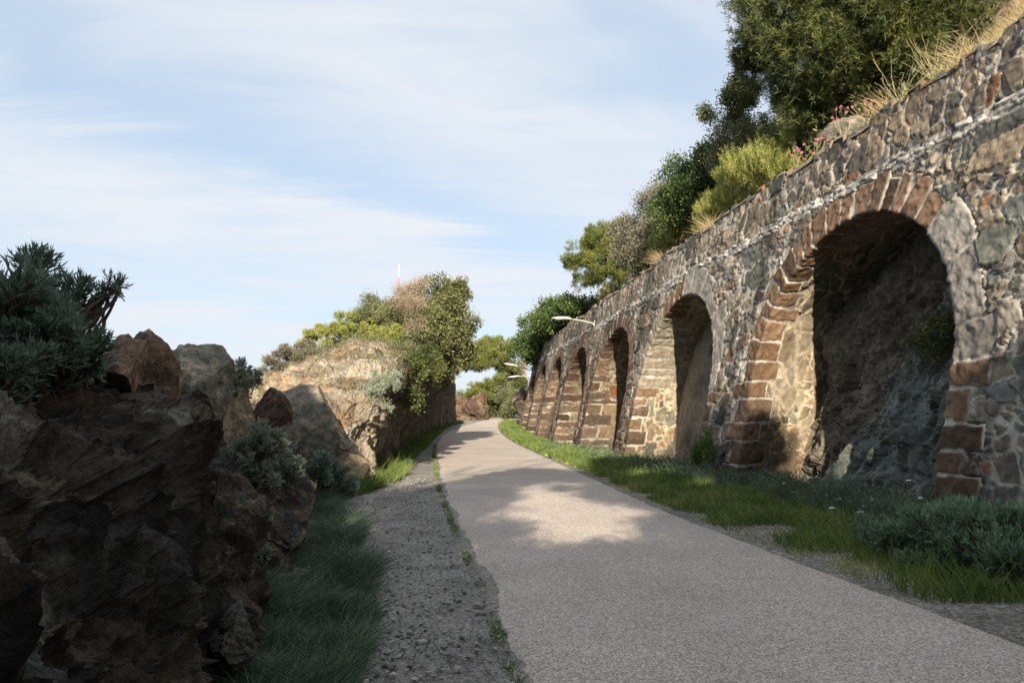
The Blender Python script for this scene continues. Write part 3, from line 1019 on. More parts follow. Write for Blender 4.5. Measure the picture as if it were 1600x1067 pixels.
def boulder(loc, size, rot, seed, mat, base, label, name='boulder', sub=6, ncut=13, amp=.06, cut=(.42, .82)):
    g = np.random.default_rng(seed)
    V, F = ICO[sub]
    V = V.copy()
    for k in range(ncut):
        n = g.normal(size=3); n /= np.linalg.norm(n)
        d = g.uniform(*cut)
        h = V @ n
        V = V - np.clip(h - d, 0, None)[:, None] * n
    V = V * np.array(size)
    c, s_ = math.cos(rot), math.sin(rot)
    V = V @ np.array([[c, s_, 0], [-s_, c, 0], [0, 0, 1]])
    n = V / np.linalg.norm(V, axis=1, keepdims=True)
    sc = 1.0 / max(size)
    f, cid, e = facet(V * 2.2 * sc + seed, seed)
    f2_, cid2, e2 = facet(V * 6 * sc + seed, seed + 1)
    V = V + n * (max(size) * amp * (1.5 * broken(V * 1.8 * sc + seed, seed, 6) + .25 * f + .15 * f2_ + .4 * fbm(V * 7 * sc + seed, 4, seed + 2)))[:, None]
    col = rock_colour(V * sc * 2, cid2, base, .45, seed + 4)
    o = mesh(name, V, F, mat, None, np.clip(col, .01, 1), False)
    o.location = loc
    tag(o, label, 'boulder')
    return o


RUST = np.array([(.19, .125, .085), (.16, .11, .08), (.22, .15, .10)])
GREY = np.array([(.16, .16, .13), (.20, .185, .15), (.15, .14, .115), (.24, .20, .15)])
OCHRE = np.array([(.36, .28, .17), (.30, .24, .16)])
boulder(at(185, 575, 5.5), (.24, .4, .40), .4, 11, M['rock'], RUST, 'brown rounded boulder just right of the big shrub on the rock face')
boulder(at(230, 595, 6.6), (.25, .42, .47), 1.4, 12, M['rock'], RUST * .9, 'tall rust brown boulder between two other boulders on the skyline')
boulder(at(268, 588, 7.6), (.10, .3, .34), .2, 13, M['rock'], OCHRE, 'thin pale ochre shard of rock standing beside the grey angular boulder', ncut=8)
boulder(at(316, 598, 8.4), (.37, .42, .56), -.2, 14, M['rock'], GREY * 1.15, 'large grey green angular boulder with cracked flat faces on the skyline', ncut=9, cut=(.5, .82))
boulder(at(377, 650, 9.6), (.23, .34, .44), .5, 15, M['rock'], OCHRE * .75, 'yellowish boulder under the small silvery shrub')
boulder(at(424, 640, 11.6), (.30, .45, .46), .9, 16, M['rock'], RUST * .5, 'dark brown boulder at the right end of the skyline boulders')
boulder(at(478, 668, 16.2), (.95, .5, .95), .12, 17, M['rock'], GREY * .9, 'flat grey slab of rock half in shadow left of the sunlit outcrop', ncut=7, cut=(.62, .85), amp=.03)
boulder(at(556, 735, 16.3), (.42, .45, .55), .3, 18, M['rock'], OCHRE * .9, 'orange tan block at the foot of the sunlit outcrop corner', ncut=9)
boulder(at(505, 745, 14.6), (.5, .4, .32), .8, 19, M['rock'], GREY, 'low grey boulder in shadow at the end of the gravel')
boulder(at(345, 880, 5.3), (.40, .48, .72), .3, 20, M['rock'], DARK * 1.3, 'dark brown angular rock block low in the near left rock face', ncut=14, cut=(.36, .7), amp=.10)
boulder(at(440, 830, 8.2), (.44, .62, .76), -.1, 21, M['rock'], DARK * 1.1, 'dark upright block beside the grass at the foot of the rock face', ncut=14, cut=(.36, .7), amp=.10)
boulder(at(360, 1000, 4.35), (.17, .24, .24), -.3, 22, M['rock'], GREY * .45, 'small grey green rock near the bottom of the rock face', ncut=14, cut=(.36, .7), amp=.1)
boulder(at(745, 646, 80), (1.5, 1.4, 2.2), .2, 23, M['far_rock'], np.array([(.10, .06, .042), (.07, .052, .04), (.14, .10, .07)]), 'reddish jagged rock beyond the bend at the end of the path', ncut=12, amp=.16, cut=(.45, .8))
boulder(at(739, 643, 86), (3.4, 1.8, 2.3), -.1, 26, M['far_rock'], np.array([(.11, .07, .048), (.08, .06, .045), (.15, .10, .07)]), 'dark broken rock ledge closing the gap behind the reddish rock', ncut=14, amp=.14, cut=(.4, .75))
boulder(at(817, 630, 66.5), (.8, 1.2, 3.2), .2, 24, M['far_rock'], DARK * 1.3, 'tall dark rock buttress closing the far end of the arched wall', ncut=9)
boulder(at(1320, 215, 17.5), (.5, .8, .45), .2, 25, M['rock'], GREY * .9, 'grey brown bedrock knob above the wall under the big pine')

# ------------------------------------------------------------------ foliage
def unit(v):
    return v / np.maximum(np.linalg.norm(v, axis=-1, keepdims=True), 1e-9)


def diamonds(base, dirs, length, width, g, bend=0.0):
    """leaf-shaped quads"""
    n = len(base)
    side = unit(np.cross(dirs, g.normal(size=(n, 3))))
    L = np.broadcast_to(length, (n,))[:, None]; Wd = np.broadcast_to(width, (n,))[:, None]
    mid = base + dirs * L * .5
    tip = base + dirs * L
    if bend:
        tip = tip + np.array((0, 0, -1)) * L * bend
    V = np.stack([base, mid + side * Wd * .5, tip, mid - side * Wd * .5], 1).reshape(-1, 3)
    F = np.arange(n * 4).reshape(n, 4)
    return V, F


def blades(base, dirs, length, width, g, droop=.3):
    """grass: two joined quads, tapering"""
    n = len(base)
    side = unit(np.cross(dirs, g.normal(size=(n, 3)) * .3 + np.array((0.2, 1, 0))))
    L = np.broadcast_to(length, (n,))[:, None]; Wd = np.broadcast_to(width, (n,))[:, None]
    hd = dirs * np.array((1, 1, 0))
    mid = base + dirs * L * .55
    tip = base + dirs * L * .8 + unit(hd + 1e-6) * L * droop * .6 + np.array((0, 0, 1)) * L * (.2 - droop * .25)
    V = np.stack([base - side * Wd * .5, base + side * Wd * .5, mid + side * Wd * .4, mid - side * Wd * .4, tip + side * Wd * .06, tip - side * Wd * .06], 1).reshape(-1, 3)
    k = np.arange(n)[:, None] * 6
    F = np.concatenate([k + np.array([[0, 1, 2, 3]]), k + np.array([[3, 2, 4, 5]])])
    return V, F


def tube(path, rad, sides=6):
    P = np.asarray(path, float); rad = np.broadcast_to(rad, (len(P),))
    tg = unit(np.gradient(P, axis=0))
    ref = np.array((.31, .87, .38))
    a = unit(np.cross(tg, ref)); b = np.cross(tg, a)
    th = np.linspace(0, 2 * math.pi, sides, endpoint=False)
    V = P[:, None, :] + rad[:, None, None] * (a[:, None, :] * np.cos(th)[None, :, None] + b[:, None, :] * np.sin(th)[None, :, None])
    return V.reshape(-1, 3), grid_faces(len(P), sides, True)


class Bag:
    def __init__(s): s.V, s.F, s.n = [], [], 0

    def add(s, V, F):
        s.V.append(V); s.F.append(F + s.n); s.n += len(V)

    def build(s, name, mat, parent=None, smooth=True):
        ks = sorted({f.shape[1] for f in s.F})
        return mesh(name, np.concatenate(s.V), [np.concatenate([f for f in s.F if f.shape[1] == k]) for k in ks], mat, parent, None, smooth)


def wiggle(a, b, n, amp, g):
    a, b = np.asarray(a, float), np.asarray(b, float)
    t = np.linspace(0, 1, n)[:, None]
    L = np.linalg.norm(b - a)
    o = np.cumsum(g.normal(size=(n, 3)), 0) * amp * L / math.sqrt(n)
    o = o - o[0] - (o[-1] - o[0]) * t
    return a * (1 - t) + b * t + o


def clump_points(blobs, n, g, inner=.45, gap=-.15, gscale=1.4, seed=0):
    vol = np.array([b[3] * b[4] * b[5] for b in blobs]) ** (2 / 3)
    # boughs: smaller clumps set unevenly through and over the main masses
    K = max(14, int(n / 24))
    ix = g.choice(len(blobs), size=K, p=vol / vol.sum())
    B = np.array(blobs, float)[ix]
    d = unit(g.normal(size=(K, 3)))
    rr = inner + (1 - inner) * g.random(K) ** .5
    rr = rr * (1 + .30 * fbm(d * 2.1 + ix[:, None] * 5.3, 2, seed + 3)) * g.choice([1, 1, 1, 1.17], K)
    Cs = B[:, :3] + d * rr[:, None] * B[:, 3:6]
    keep = (fbm(Cs * gscale, 3, seed + 8) > gap) & ~((d[:, 2] < -.5) & (g.random(K) < .6))
    if keep.sum() < 5: keep[:] = True
    Cs, ds, Bs = Cs[keep], d[keep], B[keep]
    j = g.integers(0, len(Cs), n)
    e = unit(g.normal(size=(n, 3)) + ds[j] * .5 + np.array((0, 0, .35)))
    sr = (g.uniform(.18, .46, len(Cs))[j] * Bs[j, 3:6].T).T
    P = Cs[j] + e * sr * (.35 + .65 * g.random((n, 1)) ** .6)
    return P, unit(e * .7 + ds[j] * .5), Bs[j]


def plant(name, label, cat, base, blobs, kind, n, mat, seed, leaf=(.06, .03), per=10, sigma=.12, inner=.45, gap=-.15,
          stems=8, stem_r=.02, bark='bark', group=None, up=.35, trunk=None, gscale=1.4, crown_name='foliage', stem_name='branches'):
    """one shrub or tree: foliage and branches; blobs are (x,y,z,rx,ry,rz) in world space"""
    g = np.random.default_rng(seed)
    base = np.asarray(base, float)
    o = thing(name, label, cat, tuple(base), group)
    C, d, B = clump_points(blobs, int(n * 2.0), g, inner * .8, gap - .15, gscale, seed)
    m = len(C)
    if kind == 'needle':          # tufts of needles fanning from a twig tip
        ax = unit(d * .8 + np.array((0, 0, up)) + g.normal(size=(m, 3)) * .45)
        b = np.repeat(C, per, 0); a = np.repeat(ax, per, 0)
        s_ = g.random((m * per, 1))
        b = b + a * (s_ - .5) * sigma * 2
        dr = unit(a * .75 + g.normal(size=(m * per, 3)) * .55)
        V, F = diamonds(b, dr, leaf[0] * g.uniform(.6, 1.2, m * per), leaf[1], g)
    elif kind == 'spray':         # upright plumes
        ax = unit(d * .45 + np.array((0, 0, up + .6)) + g.normal(size=(m, 3)) * .25)
        b = np.repeat(C, per, 0); a = np.repeat(ax, per, 0)
        s_ = g.random((m * per, 1))
        b = b + a * s_ * sigma * 3 + g.normal(size=(m * per, 3)) * sigma * .12
        dr = unit(a * 1.0 + g.normal(size=(m * per, 3)) * .38)
        V, F = diamonds(b, dr, leaf[0] * g.uniform(.6, 1.2, m * per), leaf[1], g)
    else:                          # broad leaves in clumps
        b = np.repeat(C, per, 0) + g.normal(size=(m * per, 3)) * sigma
        dr = unit(np.repeat(d, per, 0) * .5 + g.normal(size=(m * per, 3)) * .8 + np.array((0, 0, up)))
        V, F = diamonds(b, dr, leaf[0] * g.uniform(.6, 1.3, m * per), leaf[1] * g.uniform(.7, 1.2, m * per), g, .1)
    mesh(crown_name, V - base, F, M[mat], o, None, False)
    bag = Bag()
    g2 = np.random.default_rng(seed + 1)
    root = base
    if trunk:
        tp = np.asarray(trunk[0], float)
        pth = wiggle(base, tp, 9, .10, g2)
        bag.add(*tube(pth, np.linspace(trunk[1], trunk[1] * .5, 9), 9))
        root = pth[5]
    for k in range(stems):
        j = int(g2.integers(m))
        src = root + (pth[int(g2.integers(3, 9))] - root if trunk else g2.normal(size=3) * .05)
        pt = wiggle(src, C[j] + (d[j] * B[j, 3:6] * .3 if bark == 'deadwood' else 0), 7, .14, g2)
        bag.add(*tube(pt, np.linspace(stem_r, stem_r * .3, 7), 5))
        for q_ in range(2):
            jj = int(g2.integers(m))
            near_ = C[np.argsort(((C - C[j]) ** 2).sum(1))[min(m - 1, 3 + q_ * 6)]]
            pt2 = wiggle(pt[4], near_, 5, .15, g2)
            bag.add(*tube(pt2, np.linspace(stem_r * .5, stem_r * .2, 5), 4))
    bag.build(stem_name, M[bark], o)
    return o


def blob(px, py, Y, r, ry=None, rz=None):
    p = at(px, py, Y)
    return (p[0], p[1], p[2], r, ry or r, rz or r)


# --- right: the hill's vegetation, nearest first
hp = lambda Y, wd: hill_pt(np.array([Y]), np.array([wd]))[0]
plant('pine_tree', 'big dark green pine leaning out above the nearest arch at the top right', 'tree', hp(18.5, 2.6),
      [blob(1205, 95, 21.5, 1.0), blob(1240, 40, 20.5, 1.5), blob(1310, 70, 19.2, 1.9), blob(1390, 45, 18, 1.9), blob(1290, 140, 20, 1.25), blob(1240, 165, 21, .9),
       blob(1455, 5, 16.8, 1.6), blob(1350, -40, 18.5, 2.2), blob(1250, -30, 20.5, 1.8), blob(1350, 120, 19, 1.3), blob(1420, 110, 18.3, 1.0), blob(1470, 50, 17.6, 1.1), blob(1175, 92, 21.6, .55, .55, .35)],
      'needle', 8500, 'pine', 501, (.19, .016), 20, .14, .2, -.6, 34, .05, up=.5, trunk=(at(1330, 40, 18.8), .2), crown_name='crown', stem_name='trunk', gscale=1.1)
plant('shrub', 'dark round shrub on the skyline just left of the big pine', 'shrub', hp(26, 3.0), [blob(1130, 175, 26.5, .75), blob(1165, 165, 26, .8), blob(1150, 200, 26, .7)],
      'leaf', 420, 'pine', 503, (.10, .05), 16, .13, .3)
plant('shrub', 'pale olive shrub below the dark skyline shrub and left of the pine', 'shrub', hp(24, 2.4), [blob(1165, 230, 24, .95), blob(1210, 215, 23, 1.0), blob(1120, 262, 25, .8), blob(1250, 235, 22, .9)],
      'leaf', 700, 'olive', 505, (.09, .035), 16, .13, .3)
plant('heath_bush', 'yellow green feathery heath bush above the wall left of the big pine', 'shrub', hp(21.5, 1.4), [blob(1180, 275, 22, .8, .8, .7), blob(1215, 262, 21, .75, .7, .6), blob(1150, 300, 23, .55), blob(1235, 275, 20.5, .5)],
      'spray', 420, 'heath', 507, (.10, .012), 44, .17, .3, up=.5)
plant('heath_bush', 'lower yellow green heath bush hugging the wall top beneath the taller one', 'shrub', hp(23.8, .8), [blob(1125, 325, 25, .7, .7, .6), blob(1160, 315, 23.5, .55, .6, .45), blob(1100, 345, 26, .5)],
      'spray', 340, 'heath', 509, (.10, .012), 44, .16, .3, up=.5)
plant('shrub', 'rounded bright green leafy shrub on the slope above the second arch', 'shrub', hp(29, 2.6), [blob(1075, 295, 29, 1.25), blob(1110, 270, 28, 1.1), blob(1060, 335, 30, 1.1), blob(1095, 325, 28.5, 1.0), blob(1135, 250, 27.5, .8)],
      'leaf', 1100, 'ivy', 511, (.11, .06), 18, .15, .35, gap=-.3)
plant('shrub', 'grey twiggy half dead shrub between the green shrub and the young pine', 'shrub', hp(34, 2.4), [blob(1010, 350, 34, 1.25), blob(1035, 330, 33, 1.1), blob(985, 375, 35, 1.1), blob(1020, 390, 33.5, 1.0), blob(1000, 400, 34.5, 1.0)],
      'leaf', 1100, 'greybush', 513, (.12, .045), 18, .15, .2, gap=-.4, stems=90, stem_r=.03, bark='deadwood')
plant('heath_bush', 'bright yellow green heath bush on the wall top left of the second arch', 'shrub', hp(30, .7), [blob(1060, 378, 31, .85, .8, .65), blob(1095, 358, 29.5, .7, .7, .55), blob(1035, 395, 32, .6, .6, .5)],
      'spray', 380, 'heath', 515, (.11, .014), 40, .17, .3, up=.5)
plant('pine_tree', 'small yellow green young pine at the left end of the slope vegetation', 'tree', hp(41, 3.6), [blob(930, 400, 42, 1.35), blob(950, 385, 41, 1.3), blob(915, 425, 43, 1.1), blob(945, 420, 41, 1.2), blob(970, 380, 40, 1.0)],
      'needle', 1900, 'pine_light', 517, (.2, .022), 20, .16, .25, gap=-.5, up=.5, stems=14, stem_r=.04, trunk=(at(940, 400, 41.5), .12), crown_name='crown', stem_name='trunk')
plant('creeper', 'bright green leafy creeper spilling over the wall above the first lamp', 'creeper', hp(50, .9), [blob(885, 493, 48, 1.4, 1.6, 1.0), blob(865, 500, 51, 1.3, 1.6, 1.1), blob(905, 487, 46, 1.1, 1.4, .8), blob(850, 512, 54, 1.3)],
      'leaf', 1000, 'ivy', 519, (.17, .10), 14, .2, .3, gap=-.4)
plant('creeper', 'dark green leafy creeper bulging over the far end of the wall', 'creeper', hp(60, .5), [blob(838, 535, 59, 1.5, 1.7, 1.3), blob(820, 550, 62, 1.1, 1.4, 1.0), blob(855, 520, 57, 1.2), blob(845, 555, 58, .9, 1.2, .7)],
      'leaf', 1000, 'ivy', 521, (.19, .11), 14, .22, .3, gap=-.4)

# --- far end of the path
plant('pine_tree', 'yellow green umbrella pine standing beyond the bend of the path', 'tree', (.0, 90, 1.3), [blob(765, 560, 88, 2.6, 2.4, 1.5), blob(745, 570, 88, 1.7, 1.6, 1.0), blob(785, 545, 90, 1.7, 1.6, 1.2), blob(765, 542, 89, 1.5, 1.5, 1.0), blob(790, 575, 89, 1.5, 1.4, .8)],
      'needle', 1700, 'pine_light', 531, (.32, .035), 18, .25, .3, gap=-.5, up=.6, stems=20, stem_r=.08, trunk=(at(775, 580, 89), .22), crown_name='crown', stem_name='trunk', gscale=.7)
plant('shrub', 'low yellow green bush under the umbrella pine above the reddish rock', 'shrub', (-2.6, 84, 1.8), [blob(755, 608, 84, 1.7, 1.6, .8), blob(770, 600, 85, 1.3, 1.3, .8), blob(738, 618, 82, 1.0, 1.0, .6)],
      'needle', 650, 'pine_light', 533, (.25, .03), 14, .2, .3)
plant('shrub', 'dark shaded shrub under the umbrella pine beside the path end', 'shrub', (-1.6, 88, 1.4), [blob(775, 635, 87, 1.6, 1.5, 1.5), blob(785, 612, 90, 1.7, 1.5, 1.3), blob(800, 600, 92, 1.6)],
      'leaf', 700, 'pine', 535, (.22, .12), 14, .28, .3)
plant('shrub', 'wide dark green thicket behind the rocks at the end of the path', 'shrub', (-3.5, 92, 1.5), [blob(742, 622, 91, 1.6, 1.6, 1.0), blob(760, 628, 91, 1.7, 1.6, 1.4), blob(728, 628, 92, 1.3, 1.4, .9), blob(778, 630, 92, 1.8, 1.6, 1.8)],
      'leaf', 900, 'mastic', 541 + 18, (.22, .12), 14, .26, .2, gap=-.5)
plant('shrub', 'grey green shrub at the end of the path right of the dark shrub', 'shrub', (.6, 84, 1.4), [blob(795, 625, 84, 1.4, 1.3, 1.3), blob(800, 645, 82, 1.0, 1.0, 1.1), blob(790, 606, 86, 1.2)],
      'leaf', 800, 'olive', 537, (.18, .09), 14, .25, .3)
plant('shrub', 'ochre leaved shrub behind the lamps above the far wall end', 'shrub', (2.2, 96, 2), [blob(807, 590, 95, 1.8, 1.6, 2.0), blob(812, 615, 95, 1.6)],
      'leaf', 500, 'pinkdry', 539, (.22, .12), 12, .3, .3)

# --- on the outcrop
plant('windswept_bush', 'large windswept mastic bush crowning the outcrop and leaning over the path', 'shrub', (-5.2, 34, 5.2),
      [blob(px_, py_ + 14, Y_ + 6, r_ * 1.2) for px_, py_, Y_, r_ in ((688, 490, 33, 1.3), (665, 465, 32, 1.05), (704, 455, 33, .85), (703, 520, 33, 1.0), (655, 515, 30, 1.15), (716, 545, 33.5, .6), (680, 545, 32, 1.0), (630, 500, 30, .9), (640, 535, 28.5, .8), (606, 505, 29, .6), (655, 550, 29, .6), (725, 480, 33, .3))],
      'leaf', 2700, 'mastic', 541, (.14, .08), 14, .13, .35, gap=-.35, stems=60, stem_r=.035, bark='deadwood')
plant('creeper', 'dark green creeper hanging over the shaded road side of the outcrop', 'creeper', (-4.3, 30, 4.4), [blob(642, 585, 24.5, .35, .6, .55), blob(655, 560, 28, .5, .9, .6), blob(672, 575, 33, .5, 1.2, .8), blob(690, 580, 40, .55, 1.4, .9), blob(640, 625, 23.5, .25, .5, .4)],
      'leaf', 700, 'pine', 557, (.11, .05), 14, .12, .3, gap=-.3)
plant('shrub', 'pinkish dry twiggy shrub left of the windswept bush on the outcrop', 'shrub', (-5.6, 31, 4.9), [blob(628, 485, 29, .7), blob(650, 468, 30, .65), blob(612, 498, 28.6, .6), blob(650, 492, 29, .55), blob(600, 505, 28.2, .5)],
      'leaf', 520, 'pinkdry', 543, (.09, .02), 22, .12, .3, stems=80, stem_r=.02, bark='deadwood')
plant('shrub', 'bright green shrub hanging on the face under the pinkish dry shrub', 'shrub', (-4.6, 27, 4.6), [blob(600, 530, 26.5, .65, .6, .5), blob(612, 550, 26, .55, .5, .55), blob(592, 560, 25.5, .4, .4, .5)],
      'needle', 520, 'heath', 545, (.10, .016), 24, .10, .3)
plant('shrub', 'yellow green low shrub halfway down the outcrop skyline', 'shrub', (-6.6, 26.5, 3.6), [blob(525, 520, 26.8, .75, .7, .42), blob(552, 508, 27.2, .7, .7, .42), blob(500, 533, 26.4, .6, .6, .35), blob(540, 522, 26.5, .6)],
      'needle', 620, 'heath', 547, (.10, .016), 24, .10, .3)
plant('shrub', 'olive grey shrub on the outcrop skyline next to the pinkish dry shrub', 'shrub', (-5.8, 28.5, 4.4), [blob(575, 502, 28, .75, .7, .55), blob(598, 492, 28.5, .75, .7, .6), blob(560, 520, 27.5, .5), blob(590, 515, 27.5, .6)],
      'leaf', 620, 'olive', 549, (.09, .03), 18, .11, .3)
plant('shrub', 'brownish dry low shrub at the left end of the outcrop skyline', 'shrub', (-7.6, 25.4, 2.9), [blob(450, 562, 25, .65, .6, .28), blob(475, 550, 25.3, .65, .6, .28), blob(428, 576, 24.5, .5, .5, .22), blob(492, 545, 25.8, .5, .5, .28)],
      'needle', 560, 'greybush', 551, (.10, .016), 22, .10, .3)
plant('shrub', 'silvery flowering shrub on the sunlit corner of the outcrop', 'shrub', (-3.7, 20.6, 2.4), [blob(590, 615, 20.2, .52), blob(608, 600, 20.6, .42), blob(572, 632, 19.6, .42, .4, .4), blob(565, 655, 19, .3, .3, .35)],
      'needle', 520, 'silver', 553, (.075, .014), 20, .09, .3, up=.5)

V, F = outcrop_scrub(outcrop_o)
tag(mesh('outcrop_scrub', V, F, M['olive'], None, None, False), 'low olive scrub dotted over the sunlit slope of the outcrop', 'scrub', None, 'stuff')

# --- left foreground shrubs
def samphire(name, label, base, blobs, mat, n, seed, twig=.22, leaf=.06, lw=.011):
    """forking fleshy twigs with upright finger leaves"""
    g = np.random.default_rng(seed)
    base = np.asarray(base, float)
    o = thing(name, label, 'shrub', tuple(base))
    C, d, B = clump_points(blobs, int(n * 1.7), g, .2, -.5, 1.6, seed)
    m = len(C)
    ax = unit(d * .75 + np.array((0, 0, .45)) + g.normal(size=(m, 3)) * .35)
    per = 20
    s_ = g.random((m * per, 1)) ** .7
    b = np.repeat(C, per, 0) + np.repeat(ax, per, 0) * (s_ - .5) * twig
    dr = unit(np.repeat(ax, per, 0) * .9 + g.normal(size=(m * per, 3)) * .42 + np.array((0, 0, .35)))
    V, F = diamonds(b, dr, leaf * g.uniform(.6, 1.25, m * per), lw, g)
    mesh('foliage', V - base, F, M[mat], o, None, False)
    bag = Bag()
    for j in range(m):
        bag.add(*tube(np.stack([C[j] - ax[j] * twig * .6 - base, C[j] - base, C[j] + ax[j] * twig * .45 - base]), np.array((.005, .004, .002)), 4))
    for k in range(26):
        j = int(g.integers(m))
        pt = wiggle(base + g.normal(size=3) * .06, C[j], 7, .12, g)
        bag.add(*tube(pt - base, np.linspace(.014, .005, 7), 5))
    bag.build('branches', M['bark'], o)
    return o


samphire('sea_shrub', 'big blue green shrub with finger leaves at the left edge on the rock face', at(40, 640, 4.6), [blob(20, 500, 4.5, .26, .35, .22), blob(85, 500, 4.7, .20, .3, .18), blob(-40, 470, 4.4, .3, .35, .24), blob(20, 560, 4.4, .30, .3, .2), blob(95, 545, 4.7, .18, .3, .16), blob(55, 440, 4.6, .13, .2, .10), blob(-60, 550, 4.3, .35)],
         'samphire', 1250, 561, .2, .065, .012)
samphire('sea_shrub', 'single wiry twig of shrub reaching right over the brown boulder', at(125, 510, 4.8), [blob(160, 462, 4.85, .06, .1, .035), blob(180, 448, 4.9, .05, .08, .035), blob(192, 455, 4.9, .02, .05, .03)],
         'samphire', 20, 563, .12, .045, .008)
samphire('sea_shrub', 'blue green shrub low at the left edge under the big shrub', at(20, 620, 4.2), [blob(15, 580, 4.1, .12, .2, .10), blob(-25, 590, 4.1, .16), blob(100, 590, 4.6, .13, .12, .08)],
         'samphire', 320, 565)
samphire('sea_shrub', 'small silvery shrub on the skyline right of the grey boulder', at(378, 610, 9.7), [blob(378, 585, 9.7, .15, .2, .16), blob(370, 605, 9.6, .13), blob(392, 595, 9.8, .08)],
         'silver', 260, 567, .16, .05, .012)
samphire('sea_shrub', 'silvery green shrub halfway up the rock face below the yellowish boulder', at(415, 740, 8.2), [blob(415, 705, 8.1, .26, .3, .20), blob(450, 722, 8.4, .20, .25, .18), blob(388, 725, 7.9, .2), blob(432, 750, 8.1, .22, .25, .16), blob(400, 760, 7.8, .18, .2, .16)],
         'silver', 900, 569, .16, .045, .009)
samphire('sea_shrub', 'dark green shrub low at the end of the rock face before the sunlit grass', at(510, 765, 13.6), [blob(505, 745, 13.4, .32, .3, .26), blob(525, 762, 13.8, .28, .3, .2), blob(488, 735, 13, .25)],
         'samphire', 420, 571, .2, .07, .014)
samphire('sea_shrub', 'feathery grey green shrub at the foot of the wall in the right foreground', at(1500, 900, 7.9), [blob(1480, 845, 8.1, .42, .45, .28), blob(1550, 850, 7.6, .42, .45, .32), blob(1420, 840, 8.5, .34, .4, .2), blob(1590, 890, 7.1, .4, .4, .24), blob(1510, 815, 8.6, .26, .3, .16), blob(1455, 880, 7.9, .28, .3, .14)],
         'feather', 1300, 573, .22, .075, .012)
samphire('sea_shrub', 'grey green tuft spilling from the rock right of the finger leaved shrub', at(115, 600, 4.9), [blob(112, 585, 4.8, .10, .1, .06), blob(128, 575, 4.9, .07, .1, .05)], 'samphire', 70, 575, .12, .05)
samphire('sea_shrub', 'grey green tuft growing down the right shoulder of the near rock face', at(392, 800, 6.9), [blob(392, 790, 6.8, .10, .14, .08), blob(400, 815, 6.7, .08, .12, .10)], 'silver', 150, 581, .12, .04, .008)
samphire('sea_shrub', 'small grey green tuft in a crevice just under the big silvery shrub', at(405, 865, 6.4), [blob(402, 860, 6.3, .08, .1, .07)], 'samphire', 70, 583, .10, .04, .008)
plant('fern', 'dark green fern growing from the rock inside the nearest arch', 'fern', wpos(u_of_y(12.6), 3.1, 1.5), [tuple(wpos(u_of_y(12.4), 3.3, .85)) + (.22, .25, .25), tuple(wpos(u_of_y(12.9), 2.9, .95)) + (.2, .3, .2)],
      'leaf', 90, 'pine', 577, (.10, .03), 12, .10)
plant('weed', 'bright green leafy weed standing at the foot of the pier right of the second arch', 'weed', (4.75, 18.2, .02), [(4.75, 18.2, .42, .22, .22, .4)], 'spray', 60, 'grass', 579, (.16, .02), 12, .1, .1, up=.6, stems=4, stem_r=.008)

# ------------------------------------------------------------------ grass
def grass(name, label, fa, fb, y0, y1, n, h, wd, mat, seed, dens=None, droop=.35, clump=.0):
    g = np.random.default_rng(seed)
    y = y0 + (y1 - y0) * g.random(n * 2) ** 1.1
    a, b = fa(y), fb(y)
    x = a + (b - a) * g.random(n * 2)
    q = np.stack([x, y, np.zeros_like(x)], 1)
    dn = fbm(q * 1.4, 3, seed)
    keep = 2.3 * dn + (dens(x, y) if dens is not None else 0) > g.uniform(-.75, .35, len(x))
    q, dn = q[keep][:n], dn[keep][:n]
    m = len(q)
    q[:, 2] = gz(q[:, 1])
    d = unit(np.stack([g.normal(size=m) * .45, g.normal(size=m) * .45, np.ones(m)], 1))
    hh = h * g.uniform(.3, 1.1, m) * (1 + .9 * np.clip(dn, -.6, 1) + .9 * np.clip(fbm(q * 4.5, 2, seed + 2), -.7, 1)) * np.where(g.random(m) < .03, 1.7, 1)
    sc = np.clip(q[:, 1] / 12, 1, 4)
    V, F = blades(q, d, hh, wd * sc, g, droop)
    o = mesh(name, V, F, M[mat], None, None, False)
    return tag(o, label, 'grass', None, 'stuff')


wx = lambda y: np.interp(y, WY, WX)
nar = lambda x, y: np.clip((x - xr(y) - .55) * 1.3, -1.3, .3)
grass('verge_grass', 'green grass strip between the path and the foot of the arched wall', lambda y: xr(y) + .12, lambda y: wx(y) + .15, 6.5, 30, 52000, .20, .009, 'grass', 601, nar)
grass('verge_grass', 'thin sunlit grass along the far part of the arched wall', lambda y: xr(y) + .05, lambda y: wx(y) + .1, 28, 78, 26000, .24, .010, 'grass', 603)
grass('edge_grass', 'short yellowish grass fringing the right edge of the path', lambda y: xr(y) + .08, lambda y: xr(y) + .95, 5.5, 40, 14000, .06, .007, 'heath', 604, lambda x, y: -.55)
grass('niche_grass', 'taller grass and weeds in the mouth of the nearest arch', lambda y: wx(y) - .9, lambda y: wx(y) + 1.0, 10, 18, 16000, .34, .008, 'grass_lush', 605)
grass('verge_grass', 'dark grass bank at the foot of the near rock face', lambda y: xf(y) - .35, lambda y: xf(y) + np.interp(y, [2, 4.4, 6, 7.3, 10.8, 13, 14], [.6, .68, 1.0, 1.1, 1.05, .5, .1]), 3.4, 13.5, 60000, .22, .0055, 'grass_lush', 607, None, .7)
grass('verge_grass', 'bright sunlit grass at the foot of the outcrop', lambda y: xf(y) - .3, lambda y: np.minimum(xf(y) + np.interp(y, [13.5, 15, 18, 24, 40, 70], [.35, .6, .95, .7, .9, .5]), xl(y) - .12), 13.8, 74, 34000, .28, .010, 'grass', 609)
grass('edge_grass', 'sparse moss and grass tufts along the left edge of the path', lambda y: xl(y) - .10, lambda y: xl(y) + .01, 3.2, 40, 4200, .05, .006, 'grass', 611, lambda x, y: np.where(y > 11, -.05, -.35))
